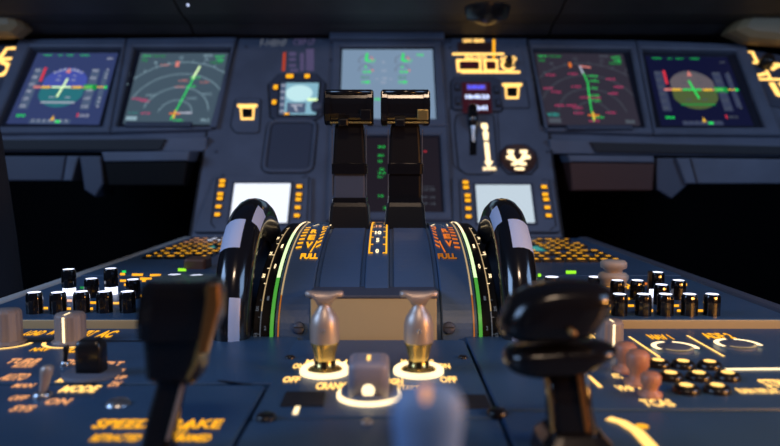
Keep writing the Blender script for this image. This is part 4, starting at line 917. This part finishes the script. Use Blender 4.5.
g = MB(); g.loft(secs(yf-.0075, [(545, 547.5, 374), (549, 551.5, 405), (551, 554, 432)], [.001]*3), 'gold'); g.build('shaft_highlight', t)  # gold highlight on the stem's left edge, modelled as a strip
g = MB(); g.loft(secs(yf-.0075, [(576, 581, 374), (581, 586, 405), (585, 590, 432)], [.001]*3), 'bronze'); g.build('shaft_highlight', t)  # same for the right edge: a highlight put into a strip
g = MB(); g.loft(secs(yf, [(534, 612, 452), (538, 606, 436), (546, 598, 428)], [.030, .028, .022]), 'lever_black'); g.build('shaft_boot', t)
g = MB(); g.lathe(frame(atY(574, 334, yf-.02), (1, 0, 0), (0, 0, 1), (0, -1, 0)), 0, 0, [(.0013, -.01), (.0013, 0), (1e-5, .0004)], 'bronze', 14); g.build('rivet', t)

# near blurred rounded handle
yn = .150; p = atY(428, 440, yn)
t = thing('park_brake_handle', 'very blurred pale blue rounded handle at the bottom edge, right of the mode selector', 'handle', (p.x, yn, 0)); kk = yn/FPX
F = frame((atY(428, 400, yn).x, yn, 0), (1, 0, 0), (0, 1, 0), (0, 0, 1)); zt_ = atY(428, 384, yn).z
g = MB(); pr = [(28, 0), (30, zt_*.6), (34, zt_-.013), (37, zt_-.008), (36, zt_-.004), (28, zt_-.001), (14, zt_), (.01, zt_)]
g.loft([[F(w*kk*math.cos(a), w*kk*.7*math.sin(a), z_) for a in [2*PI*i/28 for i in range(28)]] for w, z_ in pr], 'knob_blue', smooth=True); g.build('handle_body', t)
g = MB(); g.lathe(F, -.0007, -.004, [(.0009, zt_-.004), (.0009, zt_+.0008), (1e-5, zt_+.001)], 'peach', 14); g.build('lit_dot', t)
# bottom front panel
bf = thing('front_cover_plate', 'plain blue plate at the bottom edge in front of the engine panel', 'cover plate', (0, .25, 0))
plate(bf, X0, X1, .14, ya-.0025)
for px, py in ((367, 423),):
    x, y = ped(px, py, H4); screw(FD, x, y, H4, .003, bf, 'pewter')
# seat at the left edge
t = thing('pilot_seat', 'dark blue seat back edge at the left picture edge', 'seat', (-.5, .62, -.60))
g = MB(); lo = []
for a, py, r in ((-26, 90, .8), (-18, 135, 1), (-10, 190, 1.05), (-3, 240, 1.1), (3, 290, 1.15), (8, 340, 1.15), (8, 400, 1.1)):
    p = atY(a, py, .74); lo.append([Vector((p.x-.09*r+.09*r*math.cos(an), .76+.08*r*math.sin(an), p.z)) for an in [2*PI*i/24 for i in range(24)]])
g.loft(lo, 'cloth', smooth=True); g.build('backrest', t)
g = MB(); g.box(FD, -.70, -.46, .64, .90, -.60, lo[-1][0].z+.01, 'cloth', .02, .03); g.build('base', t)

# ================================================================== LIGHTS, WORLD, CAMERA
def area(name, loc, tgt, sx, sy, col, pw):
    l = bpy.data.lights.new(name, 'AREA'); l.shape = 'RECTANGLE'; l.size = sx; l.size_y = sy; l.color = col; l.energy = pw
    o = bpy.data.objects.new(name, l); COL.objects.link(o); o.location = loc; o.rotation_euler = (Vector(tgt)-Vector(loc)).to_track_quat('-Z', 'Y').to_euler(); return o
area('side_window_left', (-1.3, .1, .75), (0, .8, 0), .7, .5, (.38, .6, 1), 11.0)
area('side_window_right', (1.3, .1, .75), (0, .8, 0), .7, .5, (.38, .6, 1), 7.5)
area('dome_light', (.1, -.5, 1.25), (0, .9, .1), .25, .15, (1, .72, .5), 5.5)
area('amber_fill_light', (.42, .17, .12), (.08, .29, .08), .06, .06, (1, .42, .08), 1.3)  # added low lamp for orange glints, standing in for the lit amber panels

w = bpy.data.worlds.new('world'); SC.world = w; w.use_nodes = True; nt = w.node_tree; bg = nt.nodes['Background']
bg.inputs['Color'].default_value = (.16, .30, .75, 1); bg.inputs['Strength'].default_value = .045
cd = bpy.data.cameras.new('camera'); cam = bpy.data.objects.new('camera', cd); COL.objects.link(cam); SC.camera = cam
cam.location = CAM; cam.rotation_euler = (PI/2-PITCH, 0, 0); cd.sensor_width = 36; cd.lens = 36*FPX/780; cd.clip_start = .01
cd.dof.use_dof = True; cd.dof.focus_distance = .58; cd.dof.aperture_fstop = 6.3
SC.view_settings.view_transform = 'Standard'; SC.view_settings.look = 'None'; SC.view_settings.gamma = 1; SC.view_settings.exposure = 0; SC.view_settings.use_curve_mapping = False
